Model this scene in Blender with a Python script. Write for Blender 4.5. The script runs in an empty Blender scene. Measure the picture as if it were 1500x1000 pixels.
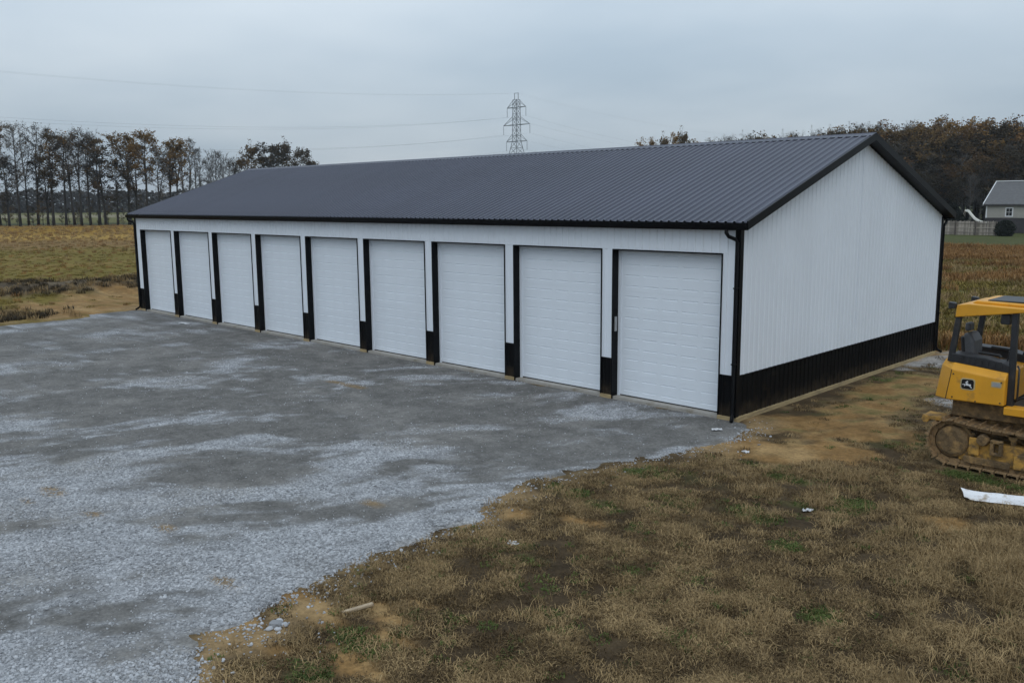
import bpy, bmesh, math, random
import numpy as np
from mathutils import Vector, Matrix, Euler

R = math.radians
scene = bpy.context.scene

# ------------------------------------------------------------------ camera
CAM = Vector((10.195, -17.482, 4.873))
FWD = Vector((-0.69329, 0.70352, -0.15624))
RGT = Vector((0.71308, 0.70104, -0.00755))
UPV = Vector((-0.10422, 0.11664, 0.98769))
cam_data = bpy.data.cameras.new('camera')
cam_data.sensor_width = 36.0
cam_data.lens = 1308.2 / 1500.0 * 36.0
cam_data.clip_start = 0.1
cam_data.clip_end = 9000
cam = bpy.data.objects.new('camera', cam_data)
M3 = Matrix((RGT, UPV, -FWD)).transposed()
cam.matrix_world = Matrix.Translation(CAM) @ M3.to_4x4()
scene.collection.objects.link(cam)
scene.camera = cam

# ------------------------------------------------------------------ world: overcast sky over a Nishita sky
SUN_EL, SUN_AZ = R(52), math.atan2(0.62, -0.78)      # azimuth as a compass-like angle: x = sin, y = cos
world = bpy.data.worlds.new('World'); scene.world = world
world.use_nodes = True
wn, wl = world.node_tree.nodes, world.node_tree.links
wn.clear()
w_out = wn.new('ShaderNodeOutputWorld'); w_bg = wn.new('ShaderNodeBackground')
w_bg.inputs['Strength'].default_value = 0.10
sky = wn.new('ShaderNodeTexSky'); sky.sky_type = 'NISHITA'; sky.sun_disc = False
sky.sun_elevation = SUN_EL; sky.sun_rotation = SUN_AZ
sky.air_density = 1.0; sky.dust_density = 3.0; sky.ozone_density = 1.0
tc = wn.new('ShaderNodeTexCoord'); sep = wn.new('ShaderNodeSeparateXYZ')
wl.new(tc.outputs['Generated'], sep.inputs[0])
zc = wn.new('ShaderNodeMath'); zc.operation = 'MAXIMUM'; zc.inputs[1].default_value = 0.0
wl.new(sep.outputs['Z'], zc.inputs[0])
za = wn.new('ShaderNodeMath'); za.operation = 'ADD'; za.inputs[1].default_value = 0.16
wl.new(zc.outputs[0], za.inputs[0])
dv = wn.new('ShaderNodeVectorMath'); dv.operation = 'DIVIDE'
wl.new(tc.outputs['Generated'], dv.inputs[0]); 
cmb = wn.new('ShaderNodeCombineXYZ'); cmb.inputs[2].default_value = 1.0
wl.new(za.outputs[0], cmb.inputs[0]); wl.new(za.outputs[0], cmb.inputs[1])
wl.new(cmb.outputs[0], dv.inputs[1])
cn = wn.new('ShaderNodeTexNoise'); cn.inputs['Scale'].default_value = 0.55
cn.inputs['Detail'].default_value = 4.0; cn.inputs['Roughness'].default_value = 0.5
wl.new(dv.outputs[0], cn.inputs['Vector'])
cr = wn.new('ShaderNodeValToRGB')
cr.color_ramp.elements[0].position = 0.34; cr.color_ramp.elements[0].color = (3.75, 4.62, 5.45, 1)
cr.color_ramp.elements[1].position = 0.68; cr.color_ramp.elements[1].color = (5.55, 6.25, 6.85, 1)
wl.new(cn.outputs['Fac'], cr.inputs[0])
gr = wn.new('ShaderNodeValToRGB')
for i_, (p_, v_) in enumerate(((0.0, 0.89), (0.22, 1.43), (0.6, 1.72), (1.0, 1.85))):
    e_ = gr.color_ramp.elements[i_] if i_ < 2 else gr.color_ramp.elements.new(p_)
    e_.position = p_; e_.color = (v_, v_, v_, 1)
wl.new(zc.outputs[0], gr.inputs[0])
mulv = wn.new('ShaderNodeVectorMath'); mulv.operation = 'SCALE'
wl.new(cr.outputs['Color'], mulv.inputs[0]); wl.new(gr.outputs[0], mulv.inputs['Scale'])
mx = wn.new('ShaderNodeMix'); mx.data_type = 'RGBA'; mx.inputs['Factor'].default_value = 0.90
wl.new(sky.outputs['Color'], mx.inputs['A']); wl.new(mulv.outputs[0], mx.inputs['B'])
wl.new(mx.outputs['Result'], w_bg.inputs['Color'])
wl.new(w_bg.outputs[0], w_out.inputs[0])

# ------------------------------------------------------------------ sun (soft, behind the overcast)
sun_data = bpy.data.lights.new('sun', 'SUN')
sun_data.energy = 0.5; sun_data.angle = R(45); sun_data.color = (1.0, 0.98, 0.95)
sun = bpy.data.objects.new('sun', sun_data)
sdir = Vector((math.sin(SUN_AZ) * math.cos(SUN_EL), math.cos(SUN_AZ) * math.cos(SUN_EL), math.sin(SUN_EL)))
sun.rotation_euler = sdir.to_track_quat('Z', 'Y').to_euler()
sun.location = (0, 0, 60)
scene.collection.objects.link(sun)

vs = scene.view_settings
vs.view_transform = 'Standard'; vs.look = 'None'; vs.exposure = 0.0; vs.gamma = 1.0; vs.use_curve_mapping = False
scene.cycles.use_denoising = True
scene.cycles.max_bounces = 6; scene.cycles.diffuse_bounces = 3; scene.cycles.glossy_bounces = 3
scene.cycles.volume_bounces = 0
scene.render.film_transparent = False

COL = scene.collection

# ------------------------------------------------------------------ small numeric helpers
def sstep(a, b, x):
    t = np.clip((x - a) / (b - a), 0, 1); return t * t * (3 - 2 * t)
def vnoise(x, y, seed=0):
    x = np.asarray(x, float); y = np.asarray(y, float)
    ix = np.floor(x).astype(np.int64); iy = np.floor(y).astype(np.int64)
    fx = x - ix; fy = y - iy
    fx = fx * fx * (3 - 2 * fx); fy = fy * fy * (3 - 2 * fy)
    def h(a, b):
        n = (a * 374761393 + b * 668265263 + seed * 974634777) & 0xffffffff
        n = ((n ^ (n >> 13)) * 1274126177) & 0xffffffff
        n = (n ^ (n >> 16)) & 0xffff
        return n / 65535.0
    return (h(ix, iy) * (1 - fx) + h(ix + 1, iy) * fx) * (1 - fy) + (h(ix, iy + 1) * (1 - fx) + h(ix + 1, iy + 1) * fx) * fy
def fbm(x, y, seed=0, oct=4, rough=0.5):
    s = 0; a = 1; t = 0; f = 1
    for k in range(oct):
        s = s + a * vnoise(np.asarray(x) * f + 17.3 * k, np.asarray(y) * f - 9.1 * k, seed + k); t += a; a *= rough; f *= 2.03
    return s / t
C2 = np.array([CAM.x, CAM.y]); F2 = np.array([FWD.x, FWD.y]); F2 /= np.linalg.norm(F2); R2 = np.array([F2[1], -F2[0]])
def depth_side(x, y):
    return (x - C2[0]) * F2[0] + (y - C2[1]) * F2[1], (x - C2[0]) * R2[0] + (y - C2[1]) * R2[1]

# ------------------------------------------------------------------ materials
def mat_new(name):
    m = bpy.data.materials.new(name); m.use_nodes = True
    return m, m.node_tree.nodes, m.node_tree.links, m.node_tree.nodes['Principled BSDF']
def mat(name, col, rough=0.6, metal=0.0, spec=0.5, var=0.0, scale=3.0, bump=0.0, bscale=40.0, dirt=None, dirt_amt=0.0, dirt_scale=2.0, stretch=None):
    m, n, l, b = mat_new(name)
    b.inputs['Base Color'].default_value = (*col, 1); b.inputs['Roughness'].default_value = rough
    b.inputs['Metallic'].default_value = metal; b.inputs['Specular IOR Level'].default_value = spec
    tcn = n.new('ShaderNodeTexCoord'); src = tcn.outputs['Object']
    if stretch:
        mp = n.new('ShaderNodeMapping'); mp.inputs['Scale'].default_value = stretch
        l.new(src, mp.inputs[0]); src = mp.outputs[0]
    cur = None
    if var > 0:
        t = n.new('ShaderNodeTexNoise'); t.inputs['Scale'].default_value = scale; t.inputs['Detail'].default_value = 6
        l.new(src, t.inputs['Vector'])
        r = n.new('ShaderNodeValToRGB')
        r.color_ramp.elements[0].position = 0.28; r.color_ramp.elements[1].position = 0.72
        r.color_ramp.elements[0].color = (*[max(0, c * (1 - var)) for c in col], 1)
        r.color_ramp.elements[1].color = (*[min(1, c * (1 + var)) for c in col], 1)
        l.new(t.outputs['Fac'], r.inputs[0]); cur = r.outputs['Color']
    if dirt:
        t = n.new('ShaderNodeTexNoise'); t.inputs['Scale'].default_value = dirt_scale; t.inputs['Detail'].default_value = 8
        t.inputs['Roughness'].default_value = 0.65
        l.new(src, t.inputs['Vector'])
        r = n.new('ShaderNodeMapRange'); r.inputs['From Min'].default_value = 0.62 - dirt_amt * 0.4; r.inputs['From Max'].default_value = 0.82 - dirt_amt * 0.4
        l.new(t.outputs['Fac'], r.inputs['Value'])
        k = n.new('ShaderNodeMix'); k.data_type = 'RGBA'
        if cur: l.new(cur, k.inputs['A'])
        else: k.inputs['A'].default_value = (*col, 1)
        k.inputs['B'].default_value = (*dirt, 1)
        l.new(r.outputs[0], k.inputs['Factor']); cur = k.outputs['Result']
    if cur: l.new(cur, b.inputs['Base Color'])
    if bump > 0:
        t = n.new('ShaderNodeTexNoise'); t.inputs['Scale'].default_value = bscale; t.inputs['Detail'].default_value = 5
        l.new(src, t.inputs['Vector'])
        bp = n.new('ShaderNodeBump'); bp.inputs['Strength'].default_value = bump; bp.inputs['Distance'].default_value = 0.02
        l.new(t.outputs['Fac'], bp.inputs['Height']); l.new(bp.outputs[0], b.inputs['Normal'])
    return m
def sheet_mat(m, amt, wav, dust=None):
    n, l = m.node_tree.nodes, m.node_tree.links; b = n['Principled BSDF']
    src = b.inputs['Base Color'].links[0].from_socket if b.inputs['Base Color'].links else None
    oi = n.new('ShaderNodeObjectInfo'); r = n.new('ShaderNodeMapRange'); r.inputs['To Min'].default_value = 1 - amt; r.inputs['To Max'].default_value = 1 + amt
    l.new(oi.outputs['Random'], r.inputs['Value'])
    v = n.new('ShaderNodeVectorMath'); v.operation = 'SCALE'; l.new(r.outputs[0], v.inputs['Scale'])
    if src: l.new(src, v.inputs[0])
    else: v.inputs[0].default_value = b.inputs['Base Color'].default_value[:3]
    cur = v.outputs[0]; tcn = n.new('ShaderNodeTexCoord')
    if dust:
        sp = n.new('ShaderNodeSeparateXYZ'); l.new(tcn.outputs['Object'], sp.inputs[0])
        t = n.new('ShaderNodeTexNoise'); t.inputs['Scale'].default_value = 5.0; t.inputs['Detail'].default_value = 8; l.new(tcn.outputs['Object'], t.inputs['Vector'])
        a = n.new('ShaderNodeMath'); a.operation = 'MULTIPLY_ADD'; a.inputs[1].default_value = -0.75; l.new(t.outputs['Fac'], a.inputs[0]); l.new(sp.outputs['Z'], a.inputs[2])
        q = n.new('ShaderNodeMapRange'); q.inputs['From Min'].default_value = dust[3]; q.inputs['From Max'].default_value = -0.30; q.inputs['To Max'].default_value = dust[4]; l.new(a.outputs[0], q.inputs['Value'])
        k = n.new('ShaderNodeMix'); k.data_type = 'RGBA'; l.new(q.outputs[0], k.inputs['Factor']); l.new(cur, k.inputs['A']); k.inputs['B'].default_value = (*dust[:3], 1); cur = k.outputs['Result']
    l.new(cur, b.inputs['Base Color'])
    mp = n.new('ShaderNodeMapping'); mp.inputs['Scale'].default_value = wav[1]; l.new(tcn.outputs['Object'], mp.inputs[0])
    ov = n.new('ShaderNodeVectorMath'); ov.operation = 'ADD'; l.new(mp.outputs[0], ov.inputs[0]); l.new(oi.outputs['Location'], ov.inputs[1])
    t = n.new('ShaderNodeTexNoise'); t.inputs['Scale'].default_value = 1.0; t.inputs['Detail'].default_value = 2; l.new(ov.outputs[0], t.inputs['Vector'])
    bp = n.new('ShaderNodeBump'); bp.inputs['Strength'].default_value = wav[0]; bp.inputs['Distance'].default_value = 0.05; l.new(t.outputs['Fac'], bp.inputs['Height']); l.new(bp.outputs[0], b.inputs['Normal'])
def mat_rand(name, c0, c1, rough=0.8, translucent=0.0):
    """colour varies from instance to instance / object to object and over the mesh"""
    m, n, l, b = mat_new(name)
    oi = n.new('ShaderNodeObjectInfo'); t = n.new('ShaderNodeTexNoise'); t.inputs['Scale'].default_value = 0.9; t.inputs['Detail'].default_value = 3
    g = n.new('ShaderNodeNewGeometry'); l.new(g.outputs['Position'], t.inputs['Vector'])
    a = n.new('ShaderNodeMath'); a.operation = 'MULTIPLY_ADD'; a.inputs[1].default_value = 0.5
    l.new(oi.outputs['Random'], a.inputs[0])
    s = n.new('ShaderNodeMath'); s.operation = 'MULTIPLY'; s.inputs[1].default_value = 0.5
    l.new(t.outputs['Fac'], s.inputs[0]); l.new(s.outputs[0], a.inputs[2])
    r = n.new('ShaderNodeValToRGB'); r.color_ramp.elements[0].position = 0.2; r.color_ramp.elements[1].position = 0.8
    r.color_ramp.elements[0].color = (*c0, 1); r.color_ramp.elements[1].color = (*c1, 1)
    l.new(a.outputs[0], r.inputs[0]); l.new(r.outputs['Color'], b.inputs['Base Color'])
    b.inputs['Roughness'].default_value = rough; b.inputs['Specular IOR Level'].default_value = 0.15
    return m

M = {}
M['white'] = mat('white_panel_paint', (0.71, 0.755, 0.815), 0.38, var=0.025, scale=0.8)
M['door'] = mat('white_door_paint', (0.73, 0.78, 0.84), 0.45, var=0.02, scale=2.0)
M['black'] = mat('black_panel_paint', (0.0035, 0.0036, 0.0045), 0.42, var=0.2, scale=2.0, spec=0.12)
M['blackw'] = mat('black_wainscot_paint', (0.0035, 0.0036, 0.0042), 0.45, spec=0.10, dirt=(0.04, 0.03, 0.02), dirt_amt=0.06, dirt_scale=2.5)
M['roof'] = mat('charcoal_roof_paint', (0.055, 0.060, 0.088), 0.42, var=0.08, scale=0.6, spec=0.5)
sheet_mat(M['white'], .012, (.12, (1.5, 1.5, .9))); sheet_mat(M['door'], .012, (.05, (1, 1, 1)))
sheet_mat(M['blackw'], .1, (.1, (1, 1, 1)), (.055, .041, .027, .06, .6)); sheet_mat(M['roof'], .05, (.22, (2.2, .5, 1.5)))
M['wood'] = mat('treated_lumber', (0.36, 0.27, 0.14), 0.8, var=0.25, scale=6, stretch=(0.6, 0.6, 6), dirt=(0.16, 0.12, 0.07), dirt_amt=0.25)
M['concrete'] = mat('slab_concrete', (0.36, 0.34, 0.31), 0.9, var=0.15, scale=4, dirt=(0.2, 0.17, 0.12), dirt_amt=0.3, bump=0.2)
M['galv'] = mat('galvanised_metal', (0.42, 0.43, 0.44), 0.45, metal=0.6)
M['rubber'] = mat('door_seal_rubber', (0.012, 0.012, 0.013), 0.7)
M['yellow'] = mat('machine_yellow', (0.68, 0.32, 0.020), 0.42, var=0.08, scale=2.5, dirt=(0.20, 0.12, 0.05), dirt_amt=0.12, dirt_scale=3)
M['yellowdirty'] = mat('muddy_yellow', (0.46, 0.25, 0.05), 0.8, var=0.25, scale=5, dirt=(0.12, 0.078, 0.036), dirt_amt=0.5, dirt_scale=6, bump=0.5, bscale=25)
M['mud'] = mat('dried_mud', (0.13, 0.085, 0.042), 0.95, var=0.45, scale=9, bump=0.8, bscale=30, dirt=(0.33, 0.20, 0.08), dirt_amt=0.35, dirt_scale=5)
M['track'] = mat('track_steel', (0.33, 0.21, 0.10), 0.8, var=0.35, scale=8, bump=0.6, bscale=30, dirt=(0.06, 0.042, 0.025), dirt_amt=0.45, dirt_scale=9)
M['dark'] = mat('machine_black', (0.018, 0.019, 0.022), 0.5, var=0.3, scale=4, dirt=(0.07, 0.06, 0.05), dirt_amt=0.15)
M['seat'] = mat('seat_vinyl', (0.085, 0.088, 0.095), 0.55, var=0.2, scale=8)
M['badge'] = mat('badge_black', (0.008, 0.008, 0.010), 0.3)
M['silver'] = mat('badge_silver', (0.68, 0.69, 0.70), 0.35)
M['rim'] = mat('badge_rim', (0.45, 0.38, 0.22), 0.4)
M['scrap'] = mat('white_scrap_metal', (0.74, 0.75, 0.77), 0.4, var=0.05, scale=6, dirt=(0.30, 0.22, 0.13), dirt_amt=0.2, dirt_scale=5)
M['paper'] = mat('paper_litter', (0.55, 0.56, 0.58), 0.8, var=0.25, scale=20)
M['stick'] = mat('weathered_stick', (0.36, 0.28, 0.19), 0.9, var=0.25, scale=20)
M['siding'] = mat('grey_siding', (0.36, 0.345, 0.31), 0.75, var=0.06, scale=2)
M['shingle'] = mat('grey_shingle', (0.115, 0.115, 0.118), 0.9, var=0.15, scale=3)
M['trimw'] = mat('house_white_trim', (0.72, 0.73, 0.74), 0.6)
M['stone'] = mat('dark_stone_base', (0.045, 0.042, 0.045), 0.9, var=0.3, scale=4)
M['glass'] = mat('window_glass', (0.02, 0.022, 0.026), 0.08)
M['fence'] = mat_rand('weathered_fence_board', (0.16, 0.14, 0.12), (0.44, 0.39, 0.34))
M['fencepost'] = mat('fence_post_wood', (0.10, 0.085, 0.075), 0.9, var=0.2)
M['slide'] = mat('slide_plastic', (0.78, 0.77, 0.72), 0.4)
M['bark'] = mat('tree_bark', (0.030, 0.026, 0.023), 0.95, var=0.3, scale=2)
M['barkpale'] = mat('pale_bark', (0.10, 0.092, 0.085), 0.95, var=0.3, scale=2)
M['leaf_brown'] = mat_rand('leaf_brown', (0.055, 0.042, 0.024), (0.155, 0.095, 0.034))
M['leaf_gold'] = mat_rand('leaf_gold', (0.095, 0.062, 0.024), (0.26, 0.145, 0.038))
M['leaf_dark'] = mat_rand('leaf_dark', (0.026, 0.021, 0.015), (0.062, 0.046, 0.025))
M['leaf_rust'] = mat_rand('leaf_rust', (0.062, 0.042, 0.020), (0.18, 0.092, 0.030))
M['leaf_grey'] = mat_rand('leaf_grey', (0.075, 0.070, 0.065), (0.15, 0.135, 0.115))
M['conifer'] = mat_rand('conifer_needles', (0.008, 0.010, 0.008), (0.020, 0.024, 0.018))
M['wood_far'] = mat_rand('distant_wood_foliage', (0.022, 0.021, 0.022), (0.055, 0.048, 0.042))
M['steel'] = mat('tower_steel', (0.22, 0.235, 0.255), 0.5, metal=0.3)
M['wire'] = mat('power_wire', (0.22, 0.24, 0.26), 0.5)
M['straw'] = mat_rand('dry_straw', (0.145, 0.097, 0.045), (0.41, 0.29, 0.145))
M['deadgrass'] = mat_rand('dead_grass', (0.046, 0.031, 0.016), (0.175, 0.117, 0.057))
M['greengrass'] = mat_rand('green_grass', (0.048, 0.068, 0.018), (0.115, 0.145, 0.042))
M['weed'] = mat_rand('rusty_weed', (0.14, 0.072, 0.028), (0.34, 0.19, 0.07))
M['weedolive'] = mat_rand('olive_weed', (0.105, 0.084, 0.022), (0.24, 0.18, 0.045))
M['stonebit'] = mat_rand('limestone_gravel', (0.195, 0.20, 0.21), (0.49, 0.50, 0.52), 0.9)

def ground_mat(name, kind):
    m, n, l, b = mat_new(name)
    at = n.new('ShaderNodeAttribute'); at.attribute_name = 'Col'
    g = n.new('ShaderNodeTexCoord')
    def noise(sc, det=6, rough=0.6):
        t = n.new('ShaderNodeTexNoise'); t.inputs['Scale'].default_value = sc; t.inputs['Detail'].default_value = det; t.inputs['Roughness'].default_value = rough
        l.new(g.outputs['Object'], t.inputs['Vector']); return t
    def rng(src, a, b_, c, d):
        r = n.new('ShaderNodeMapRange'); r.inputs['From Min'].default_value = a; r.inputs['From Max'].default_value = b_
        r.inputs['To Min'].default_value = c; r.inputs['To Max'].default_value = d; l.new(src, r.inputs['Value']); return r.outputs[0]
    def mul(a, b_):
        k = n.new('ShaderNodeMath'); k.operation = 'MULTIPLY'; l.new(a, k.inputs[0]); l.new(b_, k.inputs[1]); return k.outputs[0]
    t1, t2, t3 = noise(2.3, 8, 0.7), noise(14.0, 6, 0.7), noise(0.35, 6, 0.6)
    if kind == 'gravel':
        v = n.new('ShaderNodeTexVoronoi'); v.inputs['Scale'].default_value = 24.0
        l.new(g.outputs['Object'], v.inputs['Vector'])
        sp = n.new('ShaderNodeSeparateColor'); l.new(v.outputs['Color'], sp.inputs[0])
        a1 = rng(sp.outputs[0], 0, 1, 0.72, 1.28)
        edge = rng(v.outputs['Distance'], 0.25, 0.85, 1.06, 0.62)
        ca = n.new('ShaderNodeAttribute'); ca.attribute_name = 'compact'
        pres = n.new('ShaderNodeMix'); pres.data_type = 'FLOAT'
        f = mul(a1, edge)
        cw = n.new('ShaderNodeMath'); cw.operation = 'MULTIPLY'; cw.inputs[1].default_value = 0.62; l.new(ca.outputs['Fac'], cw.inputs[0]); l.new(cw.outputs[0], pres.inputs['Factor']); l.new(f, pres.inputs[2]); 
        a2 = rng(t2.outputs['Fac'], 0.3, 0.7, 0.66, 1.34); l.new(a2, pres.inputs[3])
        f = mul(pres.outputs[0], rng(t1.outputs['Fac'], 0.3, 0.7, 0.70, 1.30))
        hsrc = v.outputs['Distance']; bs = 0.5
    else:
        f = mul(rng(t1.outputs['Fac'], 0.28, 0.72, 0.62, 1.38), rng(t2.outputs['Fac'], 0.28, 0.72, 0.66, 1.34))
        f = mul(f, rng(t3.outputs['Fac'], 0.3, 0.7, 0.86, 1.14))
        hsrc = t2.outputs['Fac']; bs = 0.55
    sc = n.new('ShaderNodeVectorMath'); sc.operation = 'SCALE'
    l.new(at.outputs['Color'], sc.inputs[0]); l.new(f, sc.inputs['Scale'])
    l.new(sc.outputs[0], b.inputs['Base Color'])
    b.inputs['Roughness'].default_value = 0.95; b.inputs['Specular IOR Level'].default_value = 0.1
    bp = n.new('ShaderNodeBump'); bp.inputs['Strength'].default_value = bs; bp.inputs['Distance'].default_value = 0.03
    l.new(hsrc, bp.inputs['Height']); l.new(bp.outputs[0], b.inputs['Normal'])
    return m
M['ground'] = ground_mat('field_soil_and_thatch', 'soil')
M['gravel'] = ground_mat('crushed_limestone', 'gravel')

# ------------------------------------------------------------------ mesh builder
class MB:
    def __init__(s): s.v = []; s.f = []
    def add(s, verts, faces):
        o = len(s.v); s.v += [tuple(p) for p in verts]; s.f += [tuple(i + o for i in q) for q in faces]; return s
    def box(s, x0, x1, y0, y1, z0, z1):
        return s.add([(x0, y0, z0), (x1, y0, z0), (x1, y1, z0), (x0, y1, z0), (x0, y0, z1), (x1, y0, z1), (x1, y1, z1), (x0, y1, z1)],
                     [(0, 3, 2, 1), (4, 5, 6, 7), (0, 1, 5, 4), (1, 2, 6, 5), (2, 3, 7, 6), (3, 0, 4, 7)])
    def prism(s, poly, axis, a, b):
        """extrude a 2-D polygon; axis 'y': poly in (x,z); 'x': poly in (y,z); 'z': poly in (x,y)"""
        def p(q, t): return (q[0], t, q[1]) if axis == 'y' else ((t, q[0], q[1]) if axis == 'x' else (q[0], q[1], t))
        n = len(poly)
        return s.add([p(q, a) for q in poly] + [p(q, b) for q in poly],
                     [tuple(range(n)), tuple(range(2 * n - 1, n - 1, -1))] + [(i, i + n, (i + 1) % n + n, (i + 1) % n) for i in range(n)])
    def tube(s, pts, r, n=6, cap=True):
        pts = [Vector(p) for p in pts]; rs = r if isinstance(r, (list, tuple)) else [r] * len(pts)
        o = len(s.v)
        for i, p in enumerate(pts):
            d = (pts[min(i + 1, len(pts) - 1)] - pts[max(i - 1, 0)])
            d = d.normalized() if d.length > 1e-9 else Vector((0, 0, 1))
            ref = Vector((0, 0, 1)) if abs(d.z) < 0.9 else Vector((1, 0, 0))
            a = d.cross(ref).normalized(); b = d.cross(a)
            for k in range(n):
                t = 2 * math.pi * k / n
                s.v.append(tuple(p + (a * math.cos(t) + b * math.sin(t)) * rs[i]))
        for i in range(len(pts) - 1):
            for k in range(n):
                s.f.append((o + i * n + k, o + i * n + (k + 1) % n, o + (i + 1) * n + (k + 1) % n, o + (i + 1) * n + k))
        if cap:
            s.f.append(tuple(o + k for k in range(n - 1, -1, -1))); s.f.append(tuple(o + (len(pts) - 1) * n + k for k in range(n)))
        return s
    def bar(s, a, b, w, h=None):
        h = h or w; a = Vector(a); b = Vector(b); d = (b - a).normalized()
        ref = Vector((0, 0, 1)) if abs(d.z) < 0.95 else Vector((0, 1, 0))
        x = d.cross(ref).normalized() * w / 2; y = x.normalized().cross(d) * h / 2
        return s.add([a - x - y, a + x - y, a + x + y, a - x + y, b - x - y, b + x - y, b + x + y, b - x + y],
                     [(0, 1, 2, 3), (7, 6, 5, 4), (0, 4, 5, 1), (1, 5, 6, 2), (2, 6, 7, 3), (3, 7, 4, 0)])
    def cyl(s, c, axis, r, h, n=20):
        c = Vector(c); d = Vector(axis).normalized() * h / 2
        return s.tube([c - d, c + d], r, n)
    def mesh(s, name, m=None, smooth=False):
        me = bpy.data.meshes.new(name); me.from_pydata(s.v, [], s.f)
        bm = bmesh.new(); bm.from_mesh(me); bmesh.ops.recalc_face_normals(bm, faces=bm.faces); bm.to_mesh(me); bm.free()
        if m: me.materials.append(M[m] if isinstance(m, str) else m)
        if smooth: me.polygons.foreach_set('use_smooth', [True] * len(me.polygons))
        me.update(); return me
    def build(s, name, m, parent=None, smooth=False, bevel=0.0, loc=None):
        o = bpy.data.objects.new(name, s.mesh(name, m, smooth)); COL.objects.link(o)
        if parent: o.parent = parent
        if loc: o.location = loc
        if bevel > 0:
            b = o.modifiers.new('bevel', 'BEVEL'); b.width = bevel; b.segments = 2; b.limit_method = 'ANGLE'; b.angle_limit = R(35)
        return o
def tag(o, label=None, cat=None, group=None, kind=None):
    if label: o['label'] = label
    if cat: o['category'] = cat
    if group: o['group'] = group
    if kind: o['kind'] = kind
    return o
def empty(name, loc=(0, 0, 0), rz=0.0):
    o = bpy.data.objects.new(name, None); COL.objects.link(o); o.location = loc; o.rotation_euler = (0, 0, rz)
    o.empty_display_size = 0.3; return o
def link_mesh(name, me, parent=None, loc=(0, 0, 0), rot=(0, 0, 0), scl=None):
    o = bpy.data.objects.new(name, me); COL.objects.link(o); o.location = loc; o.rotation_euler = rot
    if scl: o.scale = scl
    if parent: o.parent = parent
    return o

# ================================================================== THE GROUND
GZ = -0.10
_by = np.array([-60, -40, -16, -13.57, -13.2, -12.3, -11.03, -10.15, -9.18, -8.33, -7.26, -6.19, -5.22, -3.07, -2.2, -0.9, -0.32, 0.2])
_bx = np.array([6, 4.0, 2.6, 1.78, 0.89, 0.84, 0.59, 0.33, 0.40, 0.24, -0.06, -0.27, -0.13, 0.67, 0.74, 0.72, 0.62, 0.30])
_wy = np.array([-60, -20, -10, -6.1, -4.57, -2.96, 0.1]); _wx = np.array([-36, -34, -32, -31.1, -30.9, -31.5, -32.3])
def gravel_inside(x, y):
    e = np.interp(y, _by, _bx) - x; w = x - np.interp(y, _wy, _wx)
    d = np.minimum(np.minimum(e, w), 0.35 - y)
    return d + (fbm(x * 1.1, y * 1.1, 5, 4, 0.62) - 0.5) * 0.9
def blobs(x, y, lst, seed, K_=1.35):
    """soft irregular patches: max over a list of (x, y, rx, ry)"""
    out = np.zeros_like(x); nz = (fbm(x * 1.6, y * 1.6, seed, 4, 0.6) - 0.5) * 2.2
    for bx, by, rx, ry in lst:
        rx, ry = (rx * K_, ry * K_) if rx < 1.0 else (rx, ry); m = (abs(x - bx) < 3 * rx) & (abs(y - by) < 3 * ry)
        if m.any():
            q = 1 - np.hypot((x[m] - bx) / rx, (y[m] - by) / ry) + nz[m] * 0.8
            out[m] = np.maximum(out[m], sstep(-0.05, 0.45, q))
    return out
DIRT = [(1.76, -1.58, 1.5, .8), (.9, -1.9, .8, .5), (2.5, -0.7, 1.3, .9), (1.9, 3.35, 1.0, 1.9), (1.5, 6.1, .8, 2.2), (2.2, 1.4, 1.4, 1.3), (1.2, .9, .7, .9),
        (.97, -11.8, .55, .22), (2.56, -11.65, .5, .16), (1.57, -11.2, .6, .2), (2.65, -12.2, .45, .2), (.95, -12.75, .6, .26), (1.41, -7.22, .5, .2),
        (.45, -7.66, .4, .2), (5.86, -3.43, .5, .3), (2.02, -10.8, .3, .12), (.5, 12.3, 1.6, 2.4), (0.0, 16.7, 2.5, 1.2), (2.6, 8.5, 1.2, 2.0),
        (-33, -2, 2.5, 5), (-36.5, 0, 3, 6), (-34, 4, 2, 4), (-36, -9, 4, 5), (-39.5, 2, 1.5, 3)]
GREEN = [(.75, -4.5, .7, .4), (1.57, -4.19, .8, .4), (1.32, -6.43, .45, .3), (3.2, -5.11, .6, .4), (2.38, -6.9, .25, .2), (.5, -6.3, .5, .3), (3.3, .6, .9, .6),
         (3.6, 1.4, .8, .7), (5.4, -.75, .9, .5), (6.3, -.75, 1.0, .4), (1.89, -11.79, .3, .2), (2.41, -11.97, .35, .25), (3.6, -4.28, .5, .3), (4.41, -3.52, .4, .3),
         (4.37, -5.97, .3, .25), (2.05, -8.85, .3, .2), (2.38, -12.71, .4, .2), (2.13, -2.51, .8, .35), (4.24, -3.9, .4, .25), (5.7, -7.67, .35, .3), (3.2, -8.2, .3, .25),
         (1.2, 2.2, .5, .9), (1.0, 4.8, .5, 1.0), (.9, 7.5, .5, 1.2), (2.9, -3.0, .5, .25), (6.6, -5.2, .3, .25), (5.0, -9.4, .3, .2), (3.9, -10.0, .25, .2)]
BARE = []
def berm(x, y):
    # low ridge of pushed-up soil beyond the west end of the lot
    ax, ay, bx, by = -49.0, -14.0, -40.0, 9.0
    dx, dy = bx - ax, by - ay; L2 = math.hypot(dx, dy)
    t = ((x - ax) * dx + (y - ay) * dy) / L2; s = ((x - ax) * dy - (y - ay) * dx) / L2
    env = sstep(-25, -5, t) * (1 - sstep(L2 - 2, L2 + 9, t))
    return np.exp(-(s / 2.4) ** 2) * env * (0.35 + 0.75 * fbm(x * 0.35, y * 0.35, 31, 4))
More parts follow.
